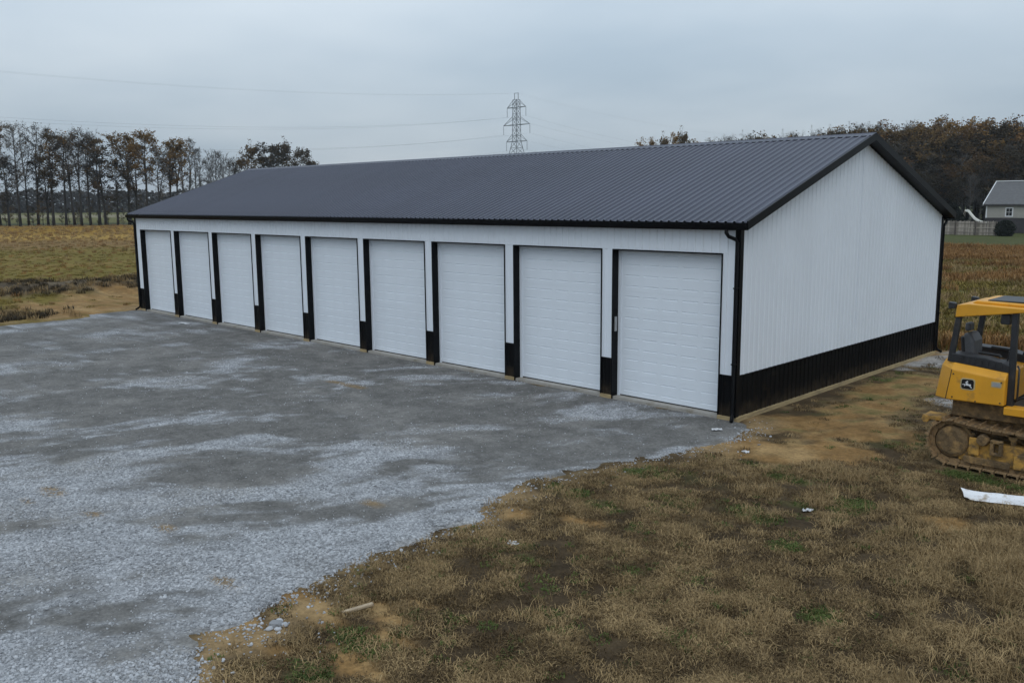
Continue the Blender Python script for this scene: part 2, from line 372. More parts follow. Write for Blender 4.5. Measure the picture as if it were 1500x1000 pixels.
def ground_height(x, y):
    d, s = depth_side(x, y)
    near = 1 - sstep(35, 80, d)
    out = sstep(0.3, 1.2, np.maximum(np.maximum(x, -x - 31.5), np.maximum(-y, y - 12.2)))   # flat beside the building
    h = GZ + (fbm(x * 0.55, y * 0.55, 11, 3) - 0.5) * 0.10 * near * out + (fbm(x * 2.6, y * 2.6, 12, 4, 0.6) - 0.5) * 0.07 * near * out
    dz = ((x > 3.6) & (x < 8.6) & (y > -1.0) & (y < 2.2))
    h = np.where(dz, GZ - 0.01, h)
    h = h + berm(x, y) * 0.85
    far = sstep(230, 900, np.abs(d))
    h = h + far * (fbm(x * 0.004, y * 0.004, 3, 3) - 0.5) * 2.0
    gi = gravel_inside(x, y)
    return h - 0.05 * sstep(0.1, 0.7, gi)
def lerp3(a, b, t): return a + (b - a) * t[..., None]
def c3(r, g, b): return np.array([r, g, b])
def ground_colour(x, y):
    d, s = depth_side(x, y)
    n1 = fbm(x * 0.5, y * 0.5, 21, 4, 0.6); n2 = fbm(x * 1.7, y * 1.7, 22, 4, 0.6); n3 = fbm(x * 0.06, y * 0.06, 23, 4, 0.55); n4 = fbm(x * 0.18, y * 0.18, 24, 4, 0.6)
    # near: matted dead grass over dark soil
    near = lerp3(c3(.062, .043, .024), c3(.165, .118, .062), sstep(.36, .66, n2)); near = lerp3(near, c3(.056, .039, .023), sstep(.50, .66, n1) * .8)
    # right-hand field: green strip, rusty weeds, lawn
    rf = lerp3(np.broadcast_to(c3(.090, .096, .028), near.shape), c3(.20, .112, .046), sstep(.44, .58, n4 * .75 + n3 * .25 + .07 * sstep(38, 60, y) - .18 * (1 - sstep(24, 34, y))))
    rf = lerp3(rf, c3(.17, .125, .07), sstep(.58, .72, n1) * .45)
    rf = lerp3(rf, c3(.066, .072, .024), sstep(74, 80, y + 5 * (n3 - .5)))
    # left-hand field: olive grass, brown belt, ochre stubble, green beyond the trees
    lf = lerp3(np.broadcast_to(c3(.150, .114, .026), near.shape), c3(.22, .135, .045), sstep(.50, .66, n4) * .55)
    dn = d + (n3 - .5) * 30
    lf = lerp3(lf, c3(.20, .120, .050), sstep(92, 108, dn) * .8)
    lf = lerp3(lf, c3(.255, .148, .024), sstep(112, 132, dn))
    lf = lerp3(lf, c3(.38, .25, .075), sstep(120, 134, dn) * (1 - sstep(140, 155, dn)) * .6)
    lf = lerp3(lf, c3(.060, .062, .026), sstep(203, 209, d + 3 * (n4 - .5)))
    lf = lerp3(lf, c3(.115, .110, .038), sstep(226, 240, d))
    lf = lerp3(lf, c3(.20, .175, .11), sstep(300, 330, d) * (1 - sstep(380, 400, d)))
    side = sstep(-.12, .05, s / np.maximum(d, 5.0))
    far = lerp3(lf, rf, side) if True else lf
    fr = sstep(9, 15, y) * sstep(-34, -30, x) ; fl = sstep(-31, -36, x) if False else 1 - sstep(-38, -33, x)
    w = np.maximum(np.maximum(fr, fl), sstep(30, 40, d))
    col = lerp3(near, far, w)
    # soil ridge
    b = sstep(.10, .35, berm(x, y))
    col = lerp3(col, lerp3(np.broadcast_to(c3(.062, .046, .030), col.shape), c3(.15, .115, .075), sstep(.42, .62, n2)), b)
    g = blobs(x, y, GREEN, 41, .95) * (.35 + .65 * sstep(.4, .6, n2)); col = lerp3(col, c3(.075, .088, .026), g * .7)
    mg = sstep(.52, .66, n2) * (1 - sstep(5, 6.5, x)) * sstep(-1.2, .2, y) * sstep(-.6, .1, x) * (1 - sstep(9, 13, y))
    di = blobs(x, y, DIRT, 42)
    dirt = lerp3(np.broadcast_to(c3(.225, .132, .052), col.shape), c3(.30, .195, .088), sstep(.4, .65, n2))
    dirt = lerp3(dirt, c3(.13, .115, .038), mg * .75)
    col = lerp3(col, dirt, di)
    # bare tan soil along the torn edge of the gravel
    gi = gravel_inside(x, y); e = sstep(-.75, -.15, gi) * (1 - sstep(.0, .3, gi)) * sstep(.44, .58, n1 + .25 * (n2 - .5)) * (y < 1)
    col = lerp3(col, c3(.27, .185, .095), e * .9)
    # scattered limestone at the far north-east corner of the building
    p = blobs(x, y, [(1.0, 13.3, 1.2, 1.0), (.4, 10.8, .4, 1.6), (3.0, 5.2, .6, .4)], 44); col = lerp3(col, c3(.36, .35, .34), p * .8)
    return col
def axis(lo, hi, step, far, ratio):
    a = list(np.arange(lo, hi + 1e-6, step)); s = step
    while a[-1] < far: s *= ratio; a.append(a[-1] + s)
    s = step; b = [lo]
    while b[-1] > -far: s *= ratio; b.append(b[-1] - s)
    return np.array(b[:0:-1] + a)
def grid_mesh(name, xs, ys, zf, m, attrs):
    X, Y = np.meshgrid(xs, ys); x = X.ravel(); y = Y.ravel(); z = zf(x, y)
    nx, ny = len(xs), len(ys)
    i = np.arange(nx * ny).reshape(ny, nx); q = np.stack([i[:-1, :-1], i[:-1, 1:], i[1:, 1:], i[1:, :-1]], -1).reshape(-1, 4)
    me = bpy.data.meshes.new(name); me.vertices.add(len(x)); me.vertices.foreach_set('co', np.stack([x, y, z], -1).ravel().astype(np.float32))
    me.loops.add(q.size); me.loops.foreach_set('vertex_index', q.ravel().astype(np.int32))
    me.polygons.add(len(q)); me.polygons.foreach_set('loop_start', np.arange(0, q.size, 4, dtype=np.int32)); me.polygons.foreach_set('loop_total', np.full(len(q), 4, np.int32))
    me.polygons.foreach_set('use_smooth', np.ones(len(q), bool))
    for an, fn in attrs.items():
        v = fn(x, y)
        if v.ndim == 2:
            a = me.color_attributes.new(an, 'FLOAT_COLOR', 'POINT'); a.data.foreach_set('color', np.concatenate([v, np.ones((len(v), 1))], 1).ravel().astype(np.float32))
        else:
            a = me.attributes.new(an, 'FLOAT', 'POINT'); a.data.foreach_set('value', v.astype(np.float32))
    me.update(); me.validate(); me.materials.append(M[m])
    o = bpy.data.objects.new(name, me); COL.objects.link(o); return o
ground = grid_mesh('ground', axis(-9.0, 12.0, 0.12, 4500, 1.045), axis(-15.0, 8.0, 0.12, 4500, 1.045), ground_height, 'ground', {'Col': ground_colour})
tag(ground, kind='structure')

# ------------------------------------------------------------------ the gravel lot
_sx = np.array
CP = [(-11.7, -4.75, 3.2, 1.6), (-17.8, -6, 4.5, 2.2), (-20.2, -2.5, 4, 1.1), (-6.3, -4.25, 3.0, 1.1), (-2.2, -3.4, 1.7, .8), (-16, -8.7, 3.5, 1.3), (-1.0, -1.9, 1.2, .6), (-24, -8, 3, 1.5), (-12, -2.6, 4, .7)]
def compact_mask(x, y):
    # packed fines: long lenses and thin streaks where tyres ran up to the doors
    wx = x + 2.2 * (fbm(x * .30, y * .30, 54, 3) - .5); wy = y + 2.2 * (fbm(x * .30, y * .30, 55, 3) - .5)
    u = wx * .42 + wy * .91; v = wx * .91 - wy * .42
    n = fbm(u * .36, v * 1.0, 51, 5, .6); st = fbm(u * .55, v * 4.2, 57, 3, .6); n2 = fbm(x * 2.2, y * 2.2, 52, 4, .65); n3 = fbm(x * 8, y * 8, 56, 3, .6); d, s = depth_side(x, y)
    base = sstep(.42, .68, n + .26 * (st - .5) + .22 * (n2 - .5) + .16 * (n3 - .5) + .17 * sstep(13.0, 18, d) - .035)
    b = blobs(x, y, CP, 53); b = b * sstep(.2, .6, b * .4 + n2 * .4 + st * .2)
    return np.clip(np.maximum(base, b), 0, 1)
def gravel_height(x, y):
    gi = gravel_inside(x, y)
    return np.where(gi > -.7, GZ + 0.012 + (fbm(x * .5, y * .5, 61, 3) - .5) * .05 * sstep(.2, 1.5, -y) + (fbm(x * 4, y * 4, 62, 3) - .5) * .025 * sstep(0.05, .5, -y) - .16 * (1 - sstep(-.35, .25, gi)), -.6)
def gravel_colour(x, y):
    c = compact_mask(x, y); n = fbm(x * .8, y * .8, 63, 4)
    col = lerp3(np.broadcast_to(c3(.375, .383, .400), (*x.shape, 3)), c3(.150, .145, .138), c)
    col = lerp3(col, c3(.235, .225, .212), sstep(.46, .68, n) * .5)
    t = blobs(x, y, [(-6, -12.45, .45, .16), (-2.74, -11.87, .22, .1), (-.44, -12.2, .35, .1), (-9.8, -3.6, .7, .12), (-5.9, -12.9, .25, .1), (-4.3, -12.4, .2, .08), (-1.4, -9.0, .2, .06)], 64)
    col = lerp3(col, c3(.24, .165, .085), t * .8)
    gi = gravel_inside(x, y); col = lerp3(col, c3(.21, .175, .125), (1 - sstep(-.2, .35, gi)) * sstep(.42, .6, n) * .7)
    return col
gx = axis(-11.0, 2.6, 0.11, 46, 1.05); gx = gx[(gx > -40) & (gx < 7)]
gy = axis(-15.0, 0.30, 0.11, 46, 1.05); gy = gy[gy < 0.36]
lot = grid_mesh('gravel_lot', gx, gy, gravel_height, 'gravel', {'Col': gravel_colour, 'compact': compact_mask})
tag(lot, kind='structure')
me = lot.data; bm = bmesh.new(); bm.from_mesh(me); bmesh.ops.delete(bm, geom=[v for v in bm.verts if v.co.z < -.5 or (v.co.y > .02)], context='VERTS'); bm.to_mesh(me); bm.free()

# ================================================================== THE STORAGE BUILDING
L, W = 31.473, 12.192
HW, HD, ZE, ZP, OE, OG = 0.931, 3.636, 4.354, 6.493, 0.234, 0.31
BAY, DW, XR = 3.427, 3.054, -0.442
RIB = 0.2117
SLOPE = (ZP - ZE) / (W / 2 + OE)
def roofz(y): return ZE + SLOPE * (min(y, W - y) + OE)
bld = empty('storage_building', (0, 0, GZ))
tag(bld, 'long white metal storage building with black wainscot, charcoal roof and nine overhead doors', 'building')
def bpart(mb, name, m, **k):
    mb.v = [(p[0], p[1], p[2] - GZ) for p in mb.v]
    return mb.build(name, m, bld, **k)
def profile(u0, u1, phase=0.0, hb=.030, ht=.012, hh=.019):
    """ribbed sheet section between u0 and u1: [(u, height)]"""
    pts = [(u0, 0.0)]
    k = math.floor((u0 - phase) / RIB)
    while True:
        c = phase + (k + .5) * RIB; k += 1
        if c - hb <= u0 + 1e-4: continue
        if c + hb >= u1 - 1e-4: break
        pts += [(c - hb, 0.0), (c - ht, hh), (c + ht, hh), (c + hb, 0.0)]
        for mo in (.072, .110):
            if c + mo + .016 < u1: pts += [(c + mo - .012, 0.0), (c + mo, .0035), (c + mo + .012, 0.0)]
    pts.append((u1, 0.0)); return pts
def sheet(u0, u1, zb, zt, place, phase=0.0):
    mb = MB(); pr = profile(u0, u1, phase)
    for u, h in pr: mb.v += [place(u, h, zb), place(u, h, zt(u) if callable(zt) else zt)]
    for i in range(len(pr) - 1): mb.f.append((2 * i, 2 * i + 2, 2 * i + 3, 2 * i + 1))
    return mb
front = lambda u, h, z: (u, -h, z)
back = lambda u, h, z: (u, W + h, z)
gable_e = lambda u, h, z: (h, u, z)
gable_w = lambda u, h, z: (-L - h, u, z)
PW = RIB * 4
# front wall: header sheets over the doors, white and black sheets on the piers
SOF = 4.20
n = int(math.ceil(L / PW))
for i in range(n):
    bpart(sheet(max(-L + .05, -(i + 1) * PW), min(-.05, -i * PW), HD + .035, SOF, front), 'wall_panel', 'white')
piers = []
for k in range(10):          # right-hand edge, left-hand edge
    r_ = -.05 if k == 0 else XR - (k - 1) * BAY - DW
    l_ = XR - k * BAY if k < 9 else -L + .05
    if k == 9: r_ = XR - 8 * BAY - DW
    piers.append((l_, r_))
for l_, r_ in piers:
    bpart(sheet(l_, r_, HW + .012, HD + .034, front, phase=l_ + .02), 'wall_panel', 'white')
    bpart(sheet(l_, r_, 0.0, HW, front, phase=l_ + .02), 'wainscot_panel', 'blackw')
    bpart(MB().box(l_ - .0, r_ + .0, -.028, -.020, HW - .004, HW + .016), 'wainscot_trim', 'black')
    bpart(MB().box(l_ + .01, r_ - .01, -.045, .0, -.30, -.002), 'sill_board', 'wood')
# gable and rear walls
for (pl, name_) in ((gable_e, 'e'), (gable_w, 'w')):
    for i in range(int(math.ceil(W / PW))):
        u0, u1 = max(.05, i * PW), min(W - .05, (i + 1) * PW)
        mb = MB(); pr = profile(u0, u1)
        if u0 < W / 2 < u1: pr = sorted(pr + [(W / 2, 0.0 if not any(abs(q[0] - W / 2) < .012 for q in pr) else .019)])
        for u, h in pr: mb.v += [pl(u, h, HW + .012), pl(u, h, roofz(u) - .17)]
        for j in range(len(pr) - 1): mb.f.append((2 * j, 2 * j + 2, 2 * j + 3, 2 * j + 1))
        bpart(mb, 'wall_panel', 'white')
        bpart(sheet(u0, u1, 0.0, HW, pl), 'wainscot_panel', 'blackw')
for i in range(n):
    u0, u1 = max(-L + .05, -(i + 1) * PW), min(-.05, -i * PW)
    bpart(sheet(u0, u1, HW + .012, SOF, back), 'wall_panel', 'white')
    bpart(sheet(u0, u1, 0.0, HW, back), 'wainscot_panel', 'blackw')
bpart(MB().box(.002, .026, .1, W - .1, HW - .006, HW + .018), 'wainscot_trim', 'black')
bpart(MB().box(-L - .026, -L - .002, .1, W - .1, HW - .006, HW + .018), 'wainscot_trim', 'black')
for x0, x1 in ((-.02, .045), (-L - .045, -L + .02)):
    bpart(MB().box(x0, x1, -.0, W + .0, -.30, -.002), 'skirt_board', 'wood', bevel=.004)
bpart(MB().box(-L + .02, -.02, W - .02, W + .045, -.30, -.002), 'skirt_board', 'wood')
# corner trims
for cx_, cy_, sx, sy in ((0, 0, 1, -1), (0, W, 1, 1), (-L, 0, -1, -1), (-L, W, -1, 1)):
    t = .026
    x_out, y_out = cx_ + sx * t, cy_ + sy * t
    mb = MB()
    mb.prism([(x_out, y_out), (cx_ - sx * .11, y_out), (cx_ - sx * .11, cy_ + sy * .004), (cx_ + sx * .004, cy_ + sy * .004), (cx_ + sx * .004, cy_ - sy * .11), (x_out, cy_ - sy * .11)], 'z', -.01, roofz(0) - .17)
    bpart(mb, 'corner_trim', 'black')
# slab
bpart(MB().box(-L + .03, -.03, .012, W - .03, -.35, -.03), 'concrete_slab', 'concrete')
# roof sheets
RL = math.hypot(W / 2 + OE, ZP - ZE)
ca, sa = (W / 2 + OE) / RL, (ZP - ZE) / RL
def roof_mesh(width):
    mb = MB(); pr = profile(0, width, 0.0, .038, .016, .034)
    for u, h in pr: mb.v += [(u, 0 - sa * h, h * ca), (u, RL * ca - sa * h, RL * sa + h * ca)]
    for i in range(len(pr) - 1): mb.f.append((2 * i, 2 * i + 2, 2 * i + 3, 2 * i + 1))
    return mb.mesh('roof_panel', 'roof')
rfull = roof_mesh(PW)
x = OG - .02; x_end = -L - OG + .02
while x - PW > x_end:
    x -= PW
    link_mesh('roof_panel', rfull, bld, (x, -OE, ZE - GZ))
    link_mesh('roof_panel', rfull, bld, (x + PW, W + OE, ZE - GZ), (0, 0, math.pi))
rest = x - x_end; rm = roof_mesh(rest)
link_mesh('roof_panel', rm, bld, (x_end, -OE, ZE - GZ)); link_mesh('roof_panel', rm, bld, (x, W + OE, ZE - GZ), (0, 0, math.pi))
# ridge cap in 3 m lengths, closures dark under it
x = OG
while x > -L - OG:
    x2 = max(x - 3.05, -L - OG)
    mb = MB()
    w_ = .20
    mb.prism([(W / 2 - w_, ZP - w_ * SLOPE + .026), (W / 2 - .03, ZP + .022), (W / 2, ZP + .045), (W / 2 + .03, ZP + .022), (W / 2 + w_, ZP - w_ * SLOPE + .026), (W / 2 + w_ - .01, ZP - w_ * SLOPE + .021), (W / 2, ZP + .016), (W / 2 - w_ + .01, ZP - w_ * SLOPE + .021)], 'x', x2 + .002, x)
    bpart(mb, 'ridge_cap', 'roof'); x = x2
for s_ in (-1, 1):
    yy = W / 2 + s_ * .185
    bpart(MB().box(-L - OG + .02, OG - .02, yy - .01, yy + .01, ZP - .2 * SLOPE - .01, ZP - .2 * SLOPE + .026), 'ridge_closure', 'rubber')
# fascia, gutters, soffits
for s_, y0 in ((-1, 0.0), (1, W)):
    e = y0 + s_ * (OE - .03)
    bpart(MB().box(-L - OG + .03, OG - .03, min(e, e - s_ * .02), max(e, e - s_ * .02), ZE - .16, ZE - .015), 'fascia', 'black')
    g0 = e + s_ * .001
    prof = [(g0, ZE - .03), (g0, ZE - .15), (g0 + s_ * .075, ZE - .15), (g0 + s_ * .10, ZE - .10), (g0 + s_ * .115, ZE - .035), (g0 + s_ * .115, ZE - .018), (g0 + s_ * .105, ZE - .018), (g0 + s_ * .102, ZE - .04), (g0 + s_ * .088, ZE - .10), (g0 + s_ * .07, ZE - .138), (g0 + s_ * .01, ZE - .138), (g0 + s_ * .01, ZE - .03)]
    bpart(MB().prism(prof, 'x', -L - OG + .01, OG - .01), 'gutter', 'black')
    bpart(MB().box(-L - .1, .1, min(y0 + s_ * .0, e), max(y0 + s_ * .0, e), SOF - .012, SOF + .004), 'soffit', 'black')
# rake trims and rake soffits
for xo, sx in ((OG, 1), (-L - OG, -1)):
    for s_ in (0, 1):
        ya, yb = (-OE, W / 2) if s_ == 0 else (W + OE, W / 2)
        za, zb = ZE + .035, ZP + .035
        xi = xo - sx * .035
        for nm, q, d0, d1 in (('rake_trim', (min(xo, xi), max(xo, xi)), 0, .19),):
            mb = MB(); x0, x1 = q
            mb.add([(x0, ya, za - d1), (x1, ya, za - d1), (x1, ya, za), (x0, ya, za), (x0, yb, zb - d1), (x1, yb, zb - d1), (x1, yb, zb), (x0, yb, zb)],
                   [(0, 1, 2, 3), (7, 6, 5, 4), (0, 4, 5, 1), (1, 5, 6, 2), (2, 6, 7, 3), (3, 7, 4, 0)])
            bpart(mb, nm, 'black')
        wx = .02 if sx > 0 else -L - .02
        x0, x1 = sorted((wx, xi)); zo = .18
        mb = MB()
        mb.add([(x0, ya, za - zo), (x1, ya, za - zo), (x1, yb, zb - zo), (x0, yb, zb - zo), (x0, ya, za - zo + .02), (x1, ya, za - zo + .02), (x1, yb, zb - zo + .02), (x0, yb, zb - zo + .02)],
               [(0, 3, 2, 1), (4, 5, 6, 7), (0, 1, 5, 4), (1, 2, 6, 5), (2, 3, 7, 6), (3, 0, 4, 7)])
        bpart(mb, 'rake_soffit', 'black')
# downspouts with elbows
def spout(xg, xw, ybase, s_, foot):
    y_g = ybase + s_ * (OE + .03); y_w = ybase + s_ * .065
    mb = MB()
    pts = [(xg, y_g, ZE - .14), (xg, y_g, ZE - .22), (xg + (xw - xg) * .25, y_g - s_ * .03, ZE - .30), (xg + (xw - xg) * .8, y_w + s_ * .02, ZE - .37), (xw, y_w, ZE - .44), (xw, y_w, .12), (xw + foot * .02, y_w + s_ * .03, .04), (xw + foot * .12, y_w + s_ * .16, -.05)]
    mb.tube(pts, [.042] * 8, 8)
    o = bpart(mb, 'downspout', 'black', smooth=True)
    for zz in (1.2, 2.9):
        bpart(MB().box(xw - .052, xw + .052, min(y_w - s_ * .045, y_w + s_ * .048), max(y_w - s_ * .045, y_w + s_ * .048), zz, zz + .03), 'downspout_strap', 'black')
spout(-.20, -.03, 0.0, -1, .6); spout(-L - .16, -L + .05, 0.0, -1, -1.0); spout(.02, .02, W, 1, 1.0); spout(-L, -L, W, 1, -1)
# doors
SEC = (HD + .03) / 7
def door_section_mesh():
    mb = MB(); w, h = DW - .02, SEC - .0015
    cols = [.11 + i * (w - .22) / 5 for i in range(6)]
    pw = (w - .22) / 5
    xs = [0]; 
    for i in range(5): xs += [.11 + i * pw + pw * .11, .11 + (i + 1) * pw - pw * .11]
    xs.append(w); z0, z1 = h * .25, h * .75
    def q(a, b, c, d, y=0.0): mb.add([(a, y, c), (b, y, c), (b, y, d), (a, y, d)], [(0, 1, 2, 3)])
    e = .017
    q(0, w, 0, z0 - e); q(0, w, z0 + e, z1 - e); q(0, w, z1 + e, h)
    for zc_ in (z0, z1):
        for i in range(0, len(xs) - 1, 2): q(xs[i], xs[i + 1], zc_ - e, zc_ + e)
        for i in range(1, len(xs) - 1, 2):       # pressed crease along the top and bottom of each panel
            a, b = xs[i], xs[i + 1]; o = len(mb.v); dy = .015
            mb.v += [(a, 0, zc_ - e), (b, 0, zc_ - e), (b, 0, zc_ + e), (a, 0, zc_ + e), (a + .03, dy, zc_ + .004), (b - .03, dy, zc_ + .004)]
            mb.f += [(o, o + 1, o + 5, o + 4), (o + 4, o + 5, o + 2, o + 3), (o, o + 4, o + 3), (o + 1, o + 2, o + 5)]
    for i in range(1, len(xs) - 1):              # faint upright edges of the panels
        q(xs[i] - .004, xs[i] + .004, z0 + e, z1 - e, -.0022)
    # thickness: tongue edges top and bottom
    mb.add([(0, 0, 0), (w, 0, 0), (w, .04, 0), (0, .04, 0)], [(0, 1, 2, 3)])
    mb.add([(0, 0, h), (w, 0, h), (w, .04, h), (0, .04, h)], [(0, 1, 2, 3)])
    mb.add([(0, .04, 0), (w, .04, 0), (w, .04, h), (0, .04, h)], [(0, 1, 2, 3)])
    me = bpy.data.meshes.new('door_section'); me.from_pydata(mb.v, [], mb.f); me.materials.append(M['door']); me.update(); return me
sec_me = door_section_mesh()
DY = .235
for k in range(9):
    xr = XR - (8 - k) * BAY; xl = xr - DW
    # reveal
    bpart(MB().box(xl - .022, xl + .004, -.027, .20, -.09, HD + .03), 'jamb_trim', 'black')
    bpart(MB().box(xr - .004, xr + .022, -.027, .20, -.09, HD + .03), 'jamb_trim', 'black')
    bpart(MB().box(xl + .004, xr - .004, -.027, .20, HD, HD + .034), 'head_trim', 'black')
    bpart(MB().box(xl + .004, xl + .075, .20, .232, -.03, HD), 'door_stop', 'door')
    bpart(MB().box(xr - .075, xr - .004, .20, .232, -.03, HD), 'door_stop', 'door')
    bpart(MB().box(xl + .075, xr - .075, .20, .232, HD - .07, HD), 'door_stop', 'door')
    d = MB().box(0, DW - .02, .002, .040, -.012, .012).build('overhead_door', 'rubber', bld, loc=(xl + .01, DY, -.015 - GZ))     # bottom seal carries the sections
    for j in range(7):
        link_mesh('door_section', sec_me, d, (0, 0, .016 + j * SEC))
bpart(MB().box(-L + .1, -.1, .30, .34, HD + .02, SOF), 'header_beam', 'wood')
# little key box on the reveal of the nearest door
xl9 = XR - DW
bpart(MB().box(xl9 + .004, xl9 + .03, .05, .13, 1.62, 1.98), 'key_box', 'galv', bevel=.006)

# ================================================================== BULLDOZER
DZ = empty('bulldozer', (4.2, 0.61, GZ))
tag(DZ, 'muddy yellow tracked bulldozer with open canopy cab parked beside the gable', 'bulldozer')
def dp(mb, name, m, bevel=0.0, smooth=False, parent=None): return mb.build(name, m, parent or DZ, bevel=bevel, smooth=smooth)
HWD = .95
def shoe_mesh():
    mb = MB()
    mb.box(-.095, .092, -.235, .235, 0, .022); mb.prism([(-.095, .02), (-.055, .02), (-.068, .075), (-.084, .075)], 'y', -.235, .235)
    mb.box(-.095, .10, -.10, -.06, -.08, 0.001); mb.box(-.095, .10, .06, .10, -.08, 0.001)
    return mb.mesh('track_shoe', 'track')
shoe_me = shoe_mesh()
def track_path(nseg):
    r1, r2 = .40, .345; c1 = (.50, .475); c2 = (2.62, .42)
    pts = []
    def arc(c, r, a0, a1, k):
        for i in range(k): 
            a = R(a0 + (a1 - a0) * i / (k - 1)); pts.append((c[0] + r * math.cos(a), c[1] + r * math.sin(a)))
    arc(c1, r1, 90, 270, 30)
    arc(c2, r2, -90, 90, 30)
    top = 14
    a, b = pts[-1], pts[0]
    for i in range(1, top):
        t = i / top; pts.append((a[0] + (b[0] - a[0]) * t, a[1] + (b[1] - a[1]) * t - .035 * math.sin(math.pi * t) * (1 + .5 * math.sin(3 * math.pi * t))))
    pts.append(pts[0])
    P_ = np.array(pts); sl = np.hypot(*(P_[1:] - P_[:-1]).T); cs = np.concatenate([[0], np.cumsum(sl)])
    out = []
    for i in range(nseg):
        q = cs[-1] * (i + .35) / nseg; p = [np.interp(q, cs, P_[:, 0]), np.interp(q, cs, P_[:, 1])]
        q2 = (q + .02) % cs[-1]; p2 = [np.interp(q2, cs, P_[:, 0]), np.interp(q2, cs, P_[:, 1])]
        if q2 < q: p2 = list(P_[1])
        out.append((p, math.atan2(p2[1] - p[1], p2[0] - p[0])))
    return out
for side in (-1, 1):
    yc = side * (HWD - .235)
    mb = MB()      # track frame
    mb.prism([(.62, .16), (2.6, .16), (2.6, .50), (1.9, .56), (1.05, .56), (.85, .48), (.62, .40)], 'y', yc - .13, yc + .13)
    tr = dp(mb, 'track', 'yellowdirty', bevel=.02)
    for (p, a) in track_path(32):
        o = link_mesh('track_shoe', shoe_me, tr, (p[0], yc, p[1]), (0, -a + math.pi, 0))
    ys = yc + side * .0
    mb = MB(); mb.cyl((.50, ys, .475), (0, 1, 0), .345, .10, 26)
    for i in range(13):
        a = 2 * math.pi * i / 13; mb.bar((.5 + .32 * math.cos(a), ys, .475 + .32 * math.sin(a)), (.5 + .395 * math.cos(a), ys, .475 + .395 * math.sin(a)), .07, .06)
    dp(mb, 'sprocket', 'mud', bevel=.012, parent=tr)
    mb = MB(); mb.tube([(.50, yc + side * .06, .475), (.50, yc + side * .15, .475), (.50, yc + side * .19, .475), (.50, yc + side * .20, .475)], [.30, .285, .22, .05], 28)
    dp(mb, 'final_drive_hub', 'mud', parent=tr)
    dp(MB().cyl((2.62, ys, .42), (0, 1, 0), .315, .12, 26), 'idler', 'mud', bevel=.015, parent=tr)
    for i in range(5):
        mb = MB(); mb.cyl((.98 + i * .34, ys, .16), (0, 1, 0), .10, .26, 16); dp(mb, 'track_roller', 'mud', bevel=.01, parent=tr)
    dp(MB().cyl((1.5, ys, .72), (0, 1, 0), .075, .2, 14).box(1.46, 1.54, ys - .05, ys + .05, .5, .7), 'carrier_roller', 'mud', parent=tr)
    # guards and brackets on the outside of the frame
    y0 = yc + side * .13; 
    def ob(x0, x1, z0, z1, th, name, m): 
        a, b = sorted((y0, y0 + side * th)); return dp(MB().box(x0, x1, a, b, z0, z1), name, m, bevel=.015, parent=tr)
    ob(.80, .98, .30, .62, .06, 'frame_guard', 'yellowdirty'); ob(.72, 1.5, .13, .26, .05, 'roller_guard', 'mud'); ob(1.55, 2.4, .16, .44, .04, 'roller_guard', 'yellowdirty')
    a, b = sorted((y0, y0 + side * .10))
    mb = MB(); mb.box(1.17, 1.23, a, b, .38, .62); mb.box(1.31, 1.37, a, b, .38, .62); mb.box(1.17, 1.37, a, b, .58, .64); mb.box(1.17, 1.37, a, b, .36, .41)
    dp(mb, 'frame_bracket', 'mud', bevel=.012, parent=tr)
    dp(MB().tube([(1.03, y0, .60), (1.03, y0 + side * .11, .60)], [.115, .09], 12), 'pivot_cap', 'mud', parent=tr)
    a, b = sorted((yc - .05, yc + side * .27))
# main hull
mb = MB(); mb.prism([(.36, .55), (2.7, .50), (2.7, 1.24), (.36, 1.24)], 'y', -.47, .47); dp(mb, 'hull', 'mud', bevel=.03)
for s_ in (-1, 1):
    y0, y1 = sorted((s_ * .47, s_ * .66)); mb = MB(); mb.prism([(.38, .93), (2.5, .96), (2.5, 1.23), (.40, 1.25)], 'y', y0, y1); dp(mb, 'fender_side', 'mud', bevel=.02)
# rear drawbar with tan mud
mb = MB(); mb.box(-.10, .42, -.75, -.35, .80, .875); mb.tube([(-.04, -.76, .80), (-.04, -.34, .80)], .07, 10); dp(mb, 'drawbar', 'yellowdirty', bevel=.012)
mb = MB(); mb.box(-.12, .40, -.15, .15, .5, .62); dp(mb, 'hitch', 'mud', bevel=.012)
# fuel tank across the rear, right-hand flank bears the badge
ty = -.91
mb = MB()
prof = [(.06, 1.25), (.12, 1.84), (.28, 2.0), (.95, 1.93), (1.00, 1.25)]
mb.add([(.34, ty, 1.27), (1.33, ty, 1.28), (1.33, ty, 1.75), (.42, ty, 1.845),          # flank 0-3
        (.06, ty + .30, 1.24), (.15, ty + .30, 1.86),                                       # chamfered rear corner 4-5
        (1.33, ty + .14, 1.87), (.42, ty + .16, 1.975), (.20, ty + .36, 1.975),             # sloping shoulder 6-8
        (1.33, -ty - .14, 1.87), (.42, -ty - .16, 1.975), (.20, -ty - .36, 1.975),          # far shoulder 9-11
        (.34, -ty, 1.27), (1.33, -ty, 1.28), (1.33, -ty, 1.75), (.42, -ty, 1.845), (.06, -ty - .30, 1.24), (.15, -ty - .30, 1.86)],
       [(0, 1, 2, 3), (4, 0, 3, 5), (3, 2, 6, 7), (5, 3, 7, 8), (7, 6, 9, 10), (8, 7, 10, 11), (12, 15, 14, 13), (16, 17, 15, 12), (15, 10, 9, 14), (17, 11, 10, 15), (4, 5, 17, 16), (5, 8, 11, 17), (1, 13, 14, 9, 6, 2), (0, 4, 16, 12, 13, 1)])
tank = dp(mb, 'fuel_tank', 'yellow', bevel=.02)
dp(MB().bar((.345, ty - .003, 1.28), (.425, ty - .003, 1.84), .010, .006), 'panel_seam', 'dark', parent=tank)
